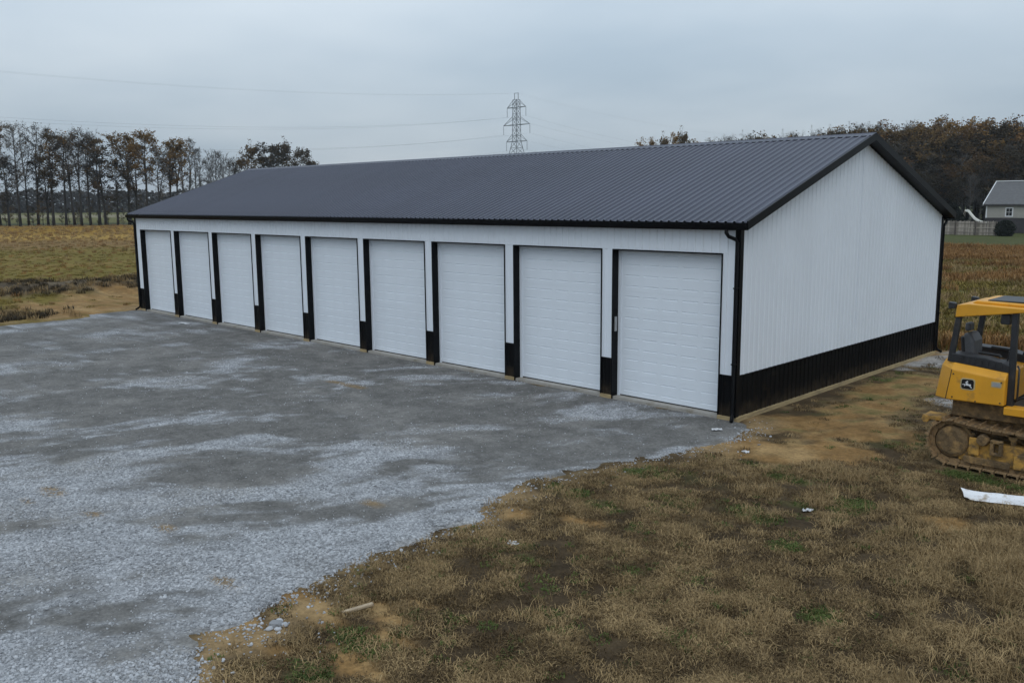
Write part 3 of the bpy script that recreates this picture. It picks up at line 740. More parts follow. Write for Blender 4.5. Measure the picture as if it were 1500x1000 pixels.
def rrect(cx, cz, hx, hz, r, n=6):
    out = []
    for sx, sz, a0 in ((1, 1, 0), (-1, 1, 90), (-1, -1, 180), (1, -1, 270)):
        for i in range(n + 1):
            a = R(a0 + 90 * i / n); out.append((cx + sx * (hx - r) + r * math.cos(a), cz + sz * (hz - r) + r * math.sin(a)))
    return out
bc = (.715, 1.60)
bd = dp(MB().prism(rrect(*bc, .125, .107, .05), 'y', ty - .006, ty + .004), 'badge', 'rim', parent=tank)
DEER = [(-.15, .78), (.02, .82), (.12, .60), (-.02, .45), (.05, .15), (.35, .05), (.60, .10), (.70, -.10), (.60, -.35), (.88, -.80), (.76, -.86), (.45, -.45), (.15, -.32), (-.1, -.30), (-.45, -.30), (-.5, -.55), (-.62, -.5), (-.6, -.2), (-.85, -.15), (-.9, -.25), (-1.0, -.10), (-.8, .0), (-.35, .02), (-.25, .30), (-.42, .35), (-.46, .45), (-.25, .55)]
def poly_plate(poly, y0, y1):
    bm = bmesh.new(); vs_ = [bm.verts.new((p[0], y0, p[1])) for p in poly]; f = bm.faces.new(vs_)
    bmesh.ops.triangulate(bm, faces=[f]); r = bmesh.ops.extrude_face_region(bm, geom=list(bm.faces))
    for v in [g for g in r['geom'] if isinstance(g, bmesh.types.BMVert)]: v.co.y = y1
    bmesh.ops.recalc_face_normals(bm, faces=bm.faces); mb = MB(); bm.verts.index_update()
    mb.v = [tuple(v.co) for v in bm.verts]; mb.f = [tuple(v.index for v in f.verts) for f in bm.faces]; bm.free(); return mb
dp(MB().prism(rrect(*bc, .104, .087, .04), 'y', ty - .012, ty - .007), 'badge_face', 'badge', parent=tank)
dp(poly_plate([(bc[0] + p[0] * .090, bc[1] + p[1] * .078) for p in DEER], ty - .020, ty - .0125), 'badge_deer', 'silver', parent=tank)
pc = (1.19, 1.655)
dp(MB().prism(rrect(*pc, .085, .052, .015), 'y', ty - .006, ty + .004), 'number_plate', 'rim', parent=tank)
dp(MB().prism(rrect(*pc, .062, .034, .01), 'y', ty - .010, ty - .0065), 'number_plate_face', 'galv', parent=tank)
# operator station: floor, side consoles, seat, levers
dp(MB().box(1.33, 2.25, -.66, .66, 1.20, 1.26), 'cab_floor', 'dark', bevel=.01)
dp(MB().box(1.335, 2.3, -.91, -.62, 1.13, 1.27), 'step', 'yellow', bevel=.012)
dp(MB().box(1.335, 2.3, .62, .91, 1.13, 1.27), 'step', 'yellow', bevel=.012)
for s_ in (-1, 1):
    y0, y1 = sorted((s_ * .44, s_ * .78))
    mb = MB(); mb.prism([(.36, 1.95), (1.34, 1.86), (1.34, 2.0), (.95, 2.09), (.36, 2.12)], 'y', y0, y1); con = dp(mb, 'console', 'dark', bevel=.015)
    for i in range(7):
        xx = .50 + i * .11; dp(MB().box(xx, xx + .06, *sorted((s_ * .782, s_ * .795)), 1.975 - i * .008, 2.07 - i * .004), 'vent_slat', 'dark', parent=con)
mb = MB(); mb.prism([(.52, 1.78), (1.08, 1.82), (1.08, 1.95), (.52, 1.93)], 'y', -.27, .27); st = dp(mb, 'seat', 'seat', bevel=.04)
mb = MB(); mb.prism([(.44, 1.90), (.60, 1.92), (.58, 2.30), (.50, 2.44), (.37, 2.44)], 'y', -.27, .23); dp(mb, 'backrest', 'seat', bevel=.05, parent=st)
mb = MB(); mb.prism([(.355, 2.46), (.455, 2.46), (.445, 2.62), (.35, 2.62)], 'y', -.14, .12); dp(mb, 'headrest', 'seat', bevel=.035, parent=st)
mb = MB(); mb.prism([(.36, 1.86), (.44, 1.9), (.37, 2.36), (.30, 2.36)], 'y', -.20, .16); dp(mb, 'backrest_shell', 'dark', bevel=.03, parent=st)
for s_ in (-1, 1): dp(MB().tube([(.70, s_ * .36, 2.12), (1.05, s_ * .36, 2.10), (1.08, s_ * .36, 2.06)], .032, 8), 'armrest', 'dark', parent=st)
for xx, yy in ((1.18, -.40), (1.22, .40)): dp(MB().tube([(xx, yy, 1.95), (xx + .05, yy, 2.14)], .014, 6).cyl((xx + .055, yy, 2.17), (0, 0, 1), .03, .06, 8), 'control_lever', 'dark')
dp(MB().box(1.85, 2.30, -.50, .50, 1.26, 1.98), 'dashboard', 'dark', bevel=.03)
# roll-over posts and canopy
for s_, tilt in ((-1, 0), (1, 0)):
    y = s_ * .70
    dp(MB().bar((.325, y, 1.95), (.43, y, 2.86), .10, .085), 'canopy_post', 'dark', bevel=.012)
    dp(MB().bar((1.38, y, 1.22), (1.36, y, 2.96), .10, .11), 'canopy_post', 'dark', bevel=.012)
can = MB()
y0, y1 = -.80, .80
can.prism([(.38, 2.79), (1.50, 2.955), (2.05, 2.99), (2.08, 3.02), (1.2, 3.035), (.60, 3.05), (.40, 3.02)], 'y', y0, y1)
cano = dp(can, 'canopy', 'yellow', bevel=.02)
dp(MB().prism([(.58, 3.04), (.66, 3.10), (1.95, 3.075), (2.0, 3.02)], 'y', -.60, .60), 'canopy_top', 'yellow', bevel=.02, parent=cano)
dp(MB().box(.82, 1.85, -.48, .48, 3.09, 3.115), 'roof_hatch', 'dark', bevel=.01, parent=cano)
def worklight(x, y, z, sx):
    w = dp(MB().prism([(x, z - .05), (x + sx * .12, z - .065), (x + sx * .12, z + .065), (x, z + .05)], 'y', y - .06, y + .06), 'work_light', 'dark', bevel=.012, parent=cano)
worklight(.33, -.62, 2.985, -1); worklight(.33, .62, 2.985, -1); 
dp(MB().bar((.33, -.62, 2.985), (.42, -.62, 2.985), .03), 'light_bracket', 'dark', parent=cano); dp(MB().bar((.33, .62, 2.985), (.42, .62, 2.985), .03), 'light_bracket', 'dark', parent=cano)
dp(MB().box(1.13, 1.28, -.74, -.60, 2.72, 2.90), 'speaker_box', 'dark', bevel=.015, parent=cano)
# hoses, grab rail, bolts, filler cap
for k_, (a_, b_, c_) in enumerate((((1.36, -.58, 1.30), (1.55, -.60, 1.42), (1.85, -.52, 1.38)), ((1.36, -.50, 1.30), (1.60, -.52, 1.50), (1.86, -.46, 1.46)))):
    dp(MB().tube([a_, b_, c_], .022, 8), 'hose', 'dark', smooth=True)
dp(MB().tube([(1.46, -.72, 1.35), (1.50, -.76, 1.40), (1.50, -.76, 1.95), (1.46, -.72, 2.0)], .017, 8), 'grab_rail', 'dark', smooth=True)
for bx_, bz_ in ((.46, 1.33), (.46, 1.76), (1.27, 1.33), (1.27, 1.70), (.86, 1.30)): dp(MB().cyl((bx_, ty - .004, bz_), (0, 1, 0), .014, .014, 8), 'bolt', 'dark', parent=tank)
dp(MB().cyl((.32, -.45, 1.99), (0, 0, 1), .06, .06, 14), 'filler_cap', 'dark', parent=tank)
dp(MB().cyl((1.60, -.40, 2.02), (1, 0, .4), .012, .28, 6).cyl((1.72, -.40, 2.07), (1, 0, .4), .10, .02, 16), 'mirror', 'dark')
# hood, grille, exhaust, blade
mb = MB(); mb.prism([(2.28, 1.24), (3.35, 1.20), (3.35, 1.72), (2.28, 1.96)], 'y', -.46, .46); dp(mb, 'hood', 'yellow', bevel=.04)
mb = MB(); mb.box(3.35, 3.42, -.44, .44, .95, 1.70); dp(mb, 'grille', 'dark', bevel=.02)
mb = MB(); mb.prism([(2.6, .62), (3.36, .62), (3.36, 1.21), (2.6, 1.24)], 'y', -.44, .44); dp(mb, 'engine_bay', 'yellowdirty', bevel=.02)
dp(MB().tube([(2.75, .2, 1.8), (2.75, .2, 2.35), (2.70, .2, 2.45)], .05, 12), 'exhaust', 'dark')
for s_ in (-1, 1): dp(MB().bar((1.9, s_ * .36, .52), (3.72, s_ * .36, .42), .14, .18), 'push_arm', 'yellowdirty', bevel=.02)
prof = []; back_ = []
for i in range(9):
    a = -0.55 + 1.1 * i / 8; prof.append((3.98 - .22 * math.cos(a * 1.3) + .02, .02 + .95 * i / 8)); back_.append((3.93 - .22 * math.cos(a * 1.3) + .02, .02 + .95 * i / 8))
bl = dp(MB().prism(prof + back_[::-1], 'y', -1.3, 1.3), 'blade', 'yellowdirty')
dp(MB().box(3.78, 3.85, -1.3, 1.3, .0, .12), 'cutting_edge', 'track', parent=bl); dp(MB().box(3.60, 3.78, -.5, .5, .25, .75), 'blade_mount', 'yellowdirty', bevel=.02, parent=bl)

# ================================================================== LOOSE THINGS ON THE GROUND
rng = random.Random(7)
def gz(x, y):
    a, b = np.array([x]), np.array([y]); z = float(ground_height(a, b)[0]); 
    if gravel_inside(a, b)[0] > -.3: z = max(z, float(gravel_height(a, b)[0]))
    return z
# bent strip of white trim
def scrap():
    mb = MB(); N = 26; Lg = 2.1
    for i in range(N + 1):
        t = i / N; x = t * Lg; k0 = max(0, 1 - t / .05); z = .03 + .006 * math.sin(7 * t + 1) + .04 * k0; j1 = .006 * math.sin(23 * t) + .004 * math.sin(57 * t)
        mb.v += [(x + .05 * k0, -.125 + j1, z), (x, -.12 + j1, z + .006), (x, .05, z + .035), (x - .03 * k0, .135 + j1 * .6, z + .085 + .004 * math.sin(31 * t)), (x, .13 + j1 * .6, z + .079), (x, .048, z + .028)]
    for i in range(N):
        for k in range(6): mb.f.append((6 * i + k, 6 * i + (k + 1) % 6, 6 * i + 6 + (k + 1) % 6, 6 * i + 6 + k))
    mb.f += [(5, 4, 3, 2, 1, 0), tuple(6 * N + k for k in range(6))]
    o = mb.build('metal_trim_scrap', 'scrap'); o.location = (5.50, -2.02, gz(5.5, -2.02) - .012); o.rotation_euler = (0, 0, R(24)); return o
tag(scrap(), 'bent strip of white sheet metal lying in the grass beside the bulldozer track', 'scrap metal')
def litter(name, x, y, sx, sy, h, label, cat, m, seed, rz=0.0, group=None):
    r = random.Random(seed); bm = bmesh.new(); bmesh.ops.create_grid(bm, x_segments=5, y_segments=4, size=.5)
    for v in bm.verts: v.co = Vector((v.co.x * sx * (1 + r.uniform(-.12, .12)), v.co.y * sy * (1 + r.uniform(-.2, .2)), r.uniform(0, h)))
    ex = bmesh.ops.extrude_face_region(bm, geom=list(bm.faces))
    for v in [g for g in ex['geom'] if isinstance(g, bmesh.types.BMVert)]: v.co.z += .006
    bmesh.ops.recalc_face_normals(bm, faces=bm.faces); me = bpy.data.meshes.new(name); bm.to_mesh(me); bm.free(); me.materials.append(M[m])
    o = link_mesh(name, me, None, (x, y, gz(x, y) + .004), (0, 0, rz)); return tag(o, label, cat, group)
litter('paper_scrap', 1.46, -8.62, .17, .10, .05, 'crumpled white paper scrap in the dead grass near the gravel edge', 'litter', 'paper', 3, .3)
litter('paper_scrap', 3.90, -4.35, .16, .07, .05, 'small white paper scrap between the green patches in the dead grass', 'litter', 'paper', 4, 1.0)
litter('paper_scrap', 1.48, -2.1, .14, .08, .04, 'tiny white paper scrap on the tan soil off the building corner', 'litter', 'paper', 5, .5)
litter('plastic_sheet_scrap', .14, -.98, .22, .10, .05, 'pale plastic scrap on the gravel by the downspout foot', 'litter', 'paper', 6, .8)
litter('paper_scrap', -25.16, -.91, .5, .16, .05, 'thin white paper scrap on the gravel in front of the third door', 'litter', 'paper', 8, .4)
def rock(name, x, y, s, seed, label, group=None):
    r = random.Random(seed); bm = bmesh.new(); bmesh.ops.create_icosphere(bm, subdivisions=2, radius=1)
    for v in bm.verts:
        v.co *= 1 + r.uniform(-.14, .14); v.co = Vector((v.co.x * s, v.co.y * s * .75, v.co.z * s * .5))
    me = bpy.data.meshes.new(name); bm.to_mesh(me); bm.free(); me.materials.append(M['stonebit'])
    return tag(link_mesh(name, me, None, (x, y, gz(x, y) + s * .28), (0, 0, r.uniform(0, 6))), label, 'rock', group)
for i, (dx, dy, s) in enumerate(((0, 0, .085), (.10, .06, .055), (-.06, .09, .05), (.13, -.05, .045), (.03, -.10, .05))):
    rock('limestone_lump', 1.16 + dx, -12.36 + dy, s, 20 + i, 'pale limestone lump in the small heap on the bare soil beside the gravel', 'limestone lumps in a heap')
a = (1.42, -11.30); b = (1.62, -11.52)
mb = MB(); mb.box(-.20, .20, -.03, .03, 0, .03); o = mb.build('wood_stake', 'stick', None, bevel=.004)
o.location = (1.50, -11.42, gz(1.5, -11.42) + .02); o.rotation_euler = (0, R(-5), R(70)); tag(o, 'short weathered wooden stake lying in the dead grass near the gravel', 'wood stake')

# ================================================================== SCATTERED GROUND COVER
def scatter(name, pts, rots, scl, idx, srcs, label=None, cat=None):
    """one object: instances of a few source meshes on given points"""
    coll = bpy.data.collections.new(name + '_sources')
    for i, me in enumerate(srcs):
        coll.objects.link(bpy.data.objects.new('%s_source_%02d' % (name, i), me))
    me = bpy.data.meshes.new(name); me.vertices.add(len(pts)); me.vertices.foreach_set('co', np.asarray(pts, np.float32).ravel())
    a = me.attributes.new('rot', 'FLOAT_VECTOR', 'POINT'); a.data.foreach_set('vector', np.asarray(rots, np.float32).ravel())
    a = me.attributes.new('scl', 'FLOAT_VECTOR', 'POINT'); a.data.foreach_set('vector', np.asarray(scl, np.float32).ravel())
    a = me.attributes.new('idx', 'INT', 'POINT'); a.data.foreach_set('value', np.asarray(idx, np.int32))
    o = bpy.data.objects.new(name, me); COL.objects.link(o)
    ng = bpy.data.node_groups.new(name + '_nodes', 'GeometryNodeTree')
    ng.interface.new_socket('Geometry', in_out='INPUT', socket_type='NodeSocketGeometry'); ng.interface.new_socket('Geometry', in_out='OUTPUT', socket_type='NodeSocketGeometry')
    N, K = ng.nodes, ng.links
    gi, go = N.new('NodeGroupInput'), N.new('NodeGroupOutput')
    ip = N.new('GeometryNodeInstanceOnPoints'); ci = N.new('GeometryNodeCollectionInfo'); ci.inputs['Collection'].default_value = coll
    ci.inputs['Separate Children'].default_value = True; ci.inputs['Reset Children'].default_value = True
    def na(nm, dt):
        q = N.new('GeometryNodeInputNamedAttribute'); q.data_type = dt; q.inputs['Name'].default_value = nm; return q.outputs['Attribute']
    er = N.new('FunctionNodeEulerToRotation'); K.new(na('rot', 'FLOAT_VECTOR'), er.inputs[0])
    K.new(gi.outputs[0], ip.inputs['Points']); K.new(ci.outputs[0], ip.inputs['Instance']); ip.inputs['Pick Instance'].default_value = True
    K.new(na('idx', 'INT'), ip.inputs['Instance Index']); K.new(er.outputs[0], ip.inputs['Rotation']); K.new(na('scl', 'FLOAT_VECTOR'), ip.inputs['Scale'])
    K.new(ip.outputs[0], go.inputs[0])
    mod = o.modifiers.new('scatter', 'NODES'); mod.node_group = ng
    tag(o, label, cat, kind='stuff'); return o
def tuft(seed, m, blades, h, spread, lean, width=.006, curl=.5):
    r = random.Random(seed); mb = MB()
    for i in range(blades):
        a = r.uniform(0, 6.283); rad = spread * math.sqrt(r.random()); bx, by = rad * math.cos(a), rad * math.sin(a)
        d = r.uniform(0, 6.283); hh = h * r.uniform(.45, 1.15); ln = lean * r.uniform(.3, 1.2)
        dx, dy = math.cos(d), math.sin(d); wx, wy = -dy * width * r.uniform(.6, 1.4), dx * width * r.uniform(.6, 1.4)
        p0 = (bx, by, -.01); p1 = (bx + dx * hh * ln * .45, by + dy * hh * ln * .45, hh * (1 - .25 * ln) * .6)
        p2 = (bx + dx * hh * ln * (1 + curl * .3), by + dy * hh * ln * (1 + curl * .3), max(.012, hh * (1 - .62 * ln * r.uniform(.6, 1.3))))
        o = len(mb.v)
        mb.v += [(p0[0] - wx, p0[1] - wy, p0[2]), (p0[0] + wx, p0[1] + wy, p0[2]), (p1[0] - wx * .8, p1[1] - wy * .8, p1[2]), (p1[0] + wx * .8, p1[1] + wy * .8, p1[2]), p2]
        mb.f += [(o, o + 1, o + 3, o + 2), (o + 2, o + 3, o + 4)]
    me = bpy.data.meshes.new('tuft'); me.from_pydata(mb.v, [], mb.f); me.materials.append(M[m]); me.update(); return me
def stone(seed):
    r = random.Random(seed); bm = bmesh.new(); bmesh.ops.create_icosphere(bm, subdivisions=1, radius=1)
    for v in bm.verts: v.co = Vector((v.co.x * r.uniform(.7, 1.2), v.co.y * r.uniform(.6, 1.0), v.co.z * r.uniform(.45, .75)))
    me = bpy.data.meshes.new('stone'); bm.to_mesh(me); bm.free(); me.materials.append(M['stonebit']); return me
npr = np.random.default_rng(5)
def view_points(n, dmin, dmax, smin, smax, p=1.0):
    """random points in the wedge in front of the camera, thinning with distance"""
    d = dmin + (dmax - dmin) * npr.random(n) ** p; s = d * (smin + (smax - smin) * npr.random(n))
    return C2[0] + F2[0] * d + R2[0] * s, C2[1] + F2[1] * d + R2[1] * s
def in_building(x, y, m=0.1): return (x > -L - m) & (x < m) & (y > -m) & (y < W + m)
def in_dozer(x, y): return (x > 4.15) & (x < 8.3) & (y > -.45) & (y < 1.7)
# gravel stones
x, y = view_points(180000, 8.2, 36, -.75, .30, 1.4)
gi = gravel_inside(x, y); cmpk = compact_mask(x, y)
keep = (gi > .02) & ~in_building(x, y, .05) & (npr.random(len(x)) > cmpk * .93) & (y < -.06)
edge = (gi > -1.3) & (gi <= .02) & (npr.random(len(x)) < .34 * np.exp(gi * 3.2)) & (y < .5)
keep |= edge
x, y = x[keep], y[keep]
z = np.maximum(gravel_height(x, y), ground_height(x, y)); sz = (.010 + .024 * npr.random(len(x)) ** 2.4) * (1 - .4 * compact_mask(x, y))
scatter('gravel_stones', np.stack([x, y, z + sz * .12], -1), npr.random((len(x), 3)) * np.array([.7, .7, 6.28]), np.stack([sz] * 3, -1) * (0.85 + .3 * npr.random((len(x), 3))), npr.integers(0, 6, len(x)),
        [stone(90 + i) for i in range(6)], 'loose crushed pale limestone covering the lot', 'gravel')
# dead grass
srcs = [tuft(100 + i, 'deadgrass', 50, .07, .15, 1.1, .0040, .1) for i in range(4)] + [tuft(110 + i, 'straw', 44, .09, .16, 1.15, .0038, .1) for i in range(4)] + \
       [tuft(120 + i, 'greengrass', 46, .050, .12, .8, .007) for i in range(3)] + [tuft(130 + i, 'straw', 52, .24, .16, .95, .0032, .1) for i in range(3)]
x, y = view_points(150000, 7.6, 32, -.62, 1.02, 1.35)
gi = gravel_inside(x, y); di = blobs(x, y, DIRT, 42); gn = blobs(x, y, GREEN, 41, .95)
n1 = fbm(x * .5, y * .5, 21, 4, .6); n2 = fbm(x * 1.7, y * 1.7, 22, 4, .6); n5 = fbm(x * 3.4, y * 3.4, 79, 3, .6)
keep = (gi < -.02) & ~in_building(x, y, .25) & ~in_dozer(x, y) & (npr.random(len(x)) > di * .97) & (y < 14) & ~((x < -.1) & (y > -.5)) & (npr.random(len(x)) < (.10 + .95 * sstep(.40, .60, .5 * n2 + .5 * n5)) * (1 - .6 * sstep(.52, .66, n1)) * (.18 + .82 * sstep(.05, .9, -gi))) 
keep &= ~((y > -1.5) & (x < 3.4) & (npr.random(len(x)) < .75))
x, y, gn, n1, n2, n5 = x[keep], y[keep], gn[keep], n1[keep], n2[keep], n5[keep]
u = npr.random(len(x)); idx = np.where(u < .60 - 2.2 * (n5 - .5) - 1.0 * (n2 - .5), npr.integers(0, 4, len(x)), npr.integers(4, 8, len(x)))
idx = np.where(npr.random(len(x)) < np.maximum(gn * (.35 + .65 * sstep(.4, .6, n2)), .03 + .22 * sstep(.52, .66, fbm(x * .9, y * .9, 78, 3)) * (1 - sstep(2.5, 5.5, x))), npr.integers(8, 11, len(x)), idx)
mound = np.exp(-(((x - 5.9) / .9) ** 2 + ((y + 3.9) / .7) ** 2)) + .8 * np.exp(-(((x - 6.8) / .8) ** 2 + ((y + 4.8) / .7) ** 2)) + .18 * sstep(.56, .7, fbm(x * .6, y * .6, 77, 3)) + .25 * sstep(6.0, 8.0, x)
idx = np.where(npr.random(len(x)) < mound * .55, npr.integers(11, 14, len(x)), idx)
s = (.65 + .6 * npr.random(len(x))) * (1 + .25 * (n1 - .5))
rt = np.stack([(npr.random(len(x)) - .5) * .3, (npr.random(len(x)) - .5) * .3, npr.random(len(x)) * 6.28], -1)
scatter('dead_grass', np.stack([x, y, ground_height(x, y)], -1), rt, np.stack([s, s, s * (.55 + .45 * npr.random(len(x)))], -1), idx, srcs, 'matted brown dead grass with straw strands and green tufts', 'grass')
# field weeds: rusty on the right, olive and straw on the left, brush on the soil ridge
wsrc = [tuft(140 + i, 'weed', 46, .55, .35, .45, .012) for i in range(3)] + [tuft(150 + i, 'weedolive', 50, .28, .40, .6, .014) for i in range(3)] + [tuft(160 + i, 'straw', 36, .50, .30, .5, .010) for i in range(2)] + [tuft(170 + i, 'leaf_dark', 40, .45, .35, .7, .014) for i in range(2)]
x1, y1 = view_points(72000, 29, 118, .20, 1.05, 1.3); 
x2, y2 = view_points(22000, 37, 205, -.88, -.30, 1.5)
x = np.concatenate([x1, x2]); y = np.concatenate([y1, y2]); d, sd = depth_side(x, y); right = np.arange(len(x)) < len(x1)
n4 = fbm(x * .18, y * .18, 24, 4, .6); n3 = fbm(x * .06, y * .06, 23, 4, .55); br = berm(x, y); di = blobs(x, y, DIRT, 42)
rust = sstep(.44, .58, n4 * .75 + n3 * .25 + .07 * sstep(38, 60, y) - .18 * (1 - sstep(24, 34, y)))
keep = ~in_building(x, y, .4) & (npr.random(len(x)) > di) & ~(right & (y > 76)) & (npr.random(len(x)) < np.where(right, .25 + .75 * rust, np.where(br > .15, 1, .42)))
keep &= ~(~right & (x > -33.5)) & (gravel_inside(x, y) < -.1)
x, y, d, right, rust, br, n4 = (q[keep] for q in (x, y, d, right, rust, br, n4))
u = npr.random(len(x))
idx = np.where(right, np.where(u < rust * .8, npr.integers(0, 3, len(x)), np.where(u < .9, npr.integers(3, 6, len(x)), npr.integers(6, 8, len(x)))), np.where((u < .72) & (d < 105), npr.integers(3, 6, len(x)), np.where(u < .80, npr.integers(6, 8, len(x)), npr.integers(0, 3, len(x)))))
idx = np.where((br > .18), np.where(u < .6, npr.integers(8, 10, len(x)), npr.integers(6, 8, len(x))), idx)
ex = 260; xe = -33.2 + npr.normal(0, .9, ex) - 1.2 * npr.random(ex); ye = -6.2 + npr.normal(0, 1.7, ex)
x, y, d, right, br = np.append(x, xe), np.append(y, ye), np.append(d, np.full(ex, 39.)), np.append(right, np.zeros(ex, bool)), np.append(br, np.full(ex, .5))
idx = np.append(idx, np.where(npr.random(ex) < .6, npr.integers(8, 10, ex), npr.integers(6, 8, ex)))
s = (.55 + .7 * npr.random(len(x))) * np.where(right, 1, np.where(br > .15, .6, .42)) * (1 + sstep(60, 160, d) * .8)
scatter('field_weeds', np.stack([x, y, ground_height(x, y)], -1), np.stack([np.zeros(len(x)), np.zeros(len(x)), npr.random(len(x)) * 6.28], -1), np.stack([s * 1.2, s * 1.2, s], -1), idx, wsrc, 'rusty and olive weeds growing across the fields', 'weeds')

# ================================================================== TREES
def make_tree(seed, h, clear, crown_r, leaf, n_leaf, leaf_size, n_branch=26, top_heavy=.6, lean=0.0, trunk_r=.26, bark='bark', twig_w=.03, upright=.6, fork=True, twigs=6):
    """returns (trunk mesh with limbs, crown mesh of twigs and leaves)"""
    r = random.Random(seed); tm = MB(); cv, cf, cm = [], [], []
    la = r.uniform(0, 6.28)
    stems = [[]]
    for i in range(9):
        t = i / 8; stems[0].append(Vector((math.cos(la) * lean * h * t * t + r.uniform(-1, 1) * .012 * h * t, math.sin(la) * lean * h * t * t + r.uniform(-1, 1) * .012 * h * t, h * .97 * t)))
    if fork:
        k = r.choice((3, 4)); a = r.uniform(0, 6.28); st = [stems[0][k]]
        for i in range(1, 6): t = i / 5; st.append(stems[0][k] + Vector((math.cos(a) * crown_r * .55 * t, math.sin(a) * crown_r * .55 * t, (h * .9 - stems[0][k].z) * t)))
        stems.append(st)
    for j, st in enumerate(stems):
        r0 = trunk_r if j == 0 else trunk_r * .6
        tm.tube(st, [r0 * (1 - .88 * i / (len(st) - 1)) + (.10 * trunk_r * 2 if i == 0 and j == 0 else 0) for i in range(len(st))], 6)
    def at(st, t):
        q = t * (len(st) - 1); i = min(int(q), len(st) - 2); return st[i].lerp(st[i + 1], q - i)
    def twig(p, d, ln, w):
        q = p + d * ln; ref = Vector((r.uniform(-1, 1), r.uniform(-1, 1), r.uniform(-1, 1))); s = d.cross(ref)
        s = s.normalized() * w if s.length > 1e-5 else Vector((w, 0, 0))
        o = len(cv); cv.extend([tuple(p - s), tuple(p + s), tuple(q)]); cf.append((o, o + 1, o + 2)); cm.append(0); return q
    def leafq(p, s):
        n_ = Vector((r.gauss(0, 1), r.gauss(0, 1), r.gauss(0, 1))).normalized(); a = n_.cross(Vector((.3, .5, .8))).normalized() * s; b = n_.cross(a).normalized() * s * r.uniform(.5, .9)
        o = len(cv); cv.extend([tuple(p - a), tuple(p - b), tuple(p + a), tuple(p + b)]); cf.append((o, o + 1, o + 2, o + 3)); cm.append(1)
    ends = []
    for bI in range(n_branch):
        st = stems[bI % len(stems)] if bI % 3 else stems[0]
        u = clear + (1 - clear) * ((bI + r.random()) / n_branch); z_lo = st[0].z / h
        t = max(0.02, min(.985, (u - z_lo) / max(.05, (st[-1].z / h) - z_lo)))
        p = at(st, t); rel = (p.z / h - clear) / (1 - clear)
        prof_ = crown_r * (.45 + .75 * math.sin(math.pi * min(1, max(0, rel)) ** top_heavy * .92)) * r.uniform(.6, 1.15) * (1.0 if rel < .9 else .6)
        a = r.uniform(0, 6.283); up = upright * r.uniform(.5, 1.5)
        d = Vector((math.cos(a), math.sin(a), up)).normalized()
        pts = [p]; 
        for i in range(1, 4):
            d = (d + Vector((r.uniform(-.25, .25), r.uniform(-.25, .25), r.uniform(-.05, .28)))).normalized(); pts.append(pts[-1] + d * prof_ / 3)
        br0 = trunk_r * .22 * (1.15 - .6 * rel) + .012
        tm.tube(pts, [br0, br0 * .7, br0 * .45, br0 * .15], 4, cap=False)
        for i in range(6):
            tt = r.uniform(.25, 1); q = at(pts, tt); d2 = (d + Vector((r.uniform(-1, 1), r.uniform(-1, 1), r.uniform(-.3, .8)))).normalized()
            l2 = prof_ * r.uniform(.25, .5); e = twig(q, d2, l2, twig_w)
            for k in range(twigs):
                f = q.lerp(e, r.uniform(.3, 1)); d3 = (d2 + Vector((r.uniform(-1, 1), r.uniform(-1, 1), r.uniform(-.4, .9)))).normalized()
                e3 = twig(f, d3, l2 * r.uniform(.3, .7), twig_w * .6); ends.append(e3)
    if n_leaf:
        cl = fbm(np.array([e.x * .45 + e.z * .3 for e in ends]), np.array([e.y * .45 + e.z * .37 for e in ends]), seed, 2)
        order = np.argsort(-cl + npr.random(len(ends)) * .12)[:max(10, int(len(ends) * .72))]
        for i in range(n_leaf):
            e = ends[order[min(int(r.random() ** 1.3 * len(order)), len(order) - 1)]]
            leafq(e + Vector((r.gauss(0, .28), r.gauss(0, .28), r.gauss(0, .22))), leaf_size * r.uniform(.5, 1.3))
    me = bpy.data.meshes.new('crown'); me.from_pydata(cv, [], cf); me.materials.append(M[bark]); me.materials.append(M[leaf]); me.polygons.foreach_set('material_index', cm); me.update()
    return tm.mesh('trunk', bark, True), me, sorted(c[2] for c in cv)[int(len(cv) * .995)] / h
def plant(proto, name, x, y, s, rz, label, cat='tree', group=None, sz=None):
    if sz and len(proto) > 2: sz = sz / proto[2]
    t = empty(name, (x, y, gz(x, y) - .05 if math.hypot(x, y) < 500 else -.15), rz); t.scale = (s, s, sz or s); q_ = math.sin(x * 12.9 + y * 7.3); t.rotation_euler = (q_ * .035, math.cos(x * 5.1 - y * 3.7) * .035, rz)
    for nm, me in zip(('trunk', 'crown'), proto[:2]): link_mesh(nm, me, t)
    return tag(t, label, cat, group)
def pix_ground(px, depth):
    """ground point at a given viewing depth in the column of picture x"""
    v = FWD + RGT * ((px - 750) / 1308.2); t = depth
    return CAM.x + v.x * t, CAM.y + v.y * t
def top_z(py, depth, px): return CAM.z + (298.8 - px * .00767 - py) / 1308.2 * depth
TALL = [make_tree(1, 22, .40, 3.6, 'leaf_brown', 3200, .19, 34, .75, .02, trunk_r=.33), make_tree(2, 22, .45, 3.2, 'leaf_gold', 2500, .19, 32, .8, .03, trunk_r=.30), make_tree(3, 22, .28, 3.3, 'leaf_dark', 3300, .19, 34, .6, .02, trunk_r=.33),
        make_tree(4, 22, .34, 3.2, 'leaf_grey', 1900, .14, 38, .7, .02, trunk_r=.30, twigs=8), make_tree(5, 22, .30, 3.0, 'leaf_grey', 600, .13, 40, .7, .01, trunk_r=.28, twigs=8), make_tree(6, 22, .44, 3.7, 'leaf_gold', 3000, .19, 32, .9, .02, trunk_r=.36)]
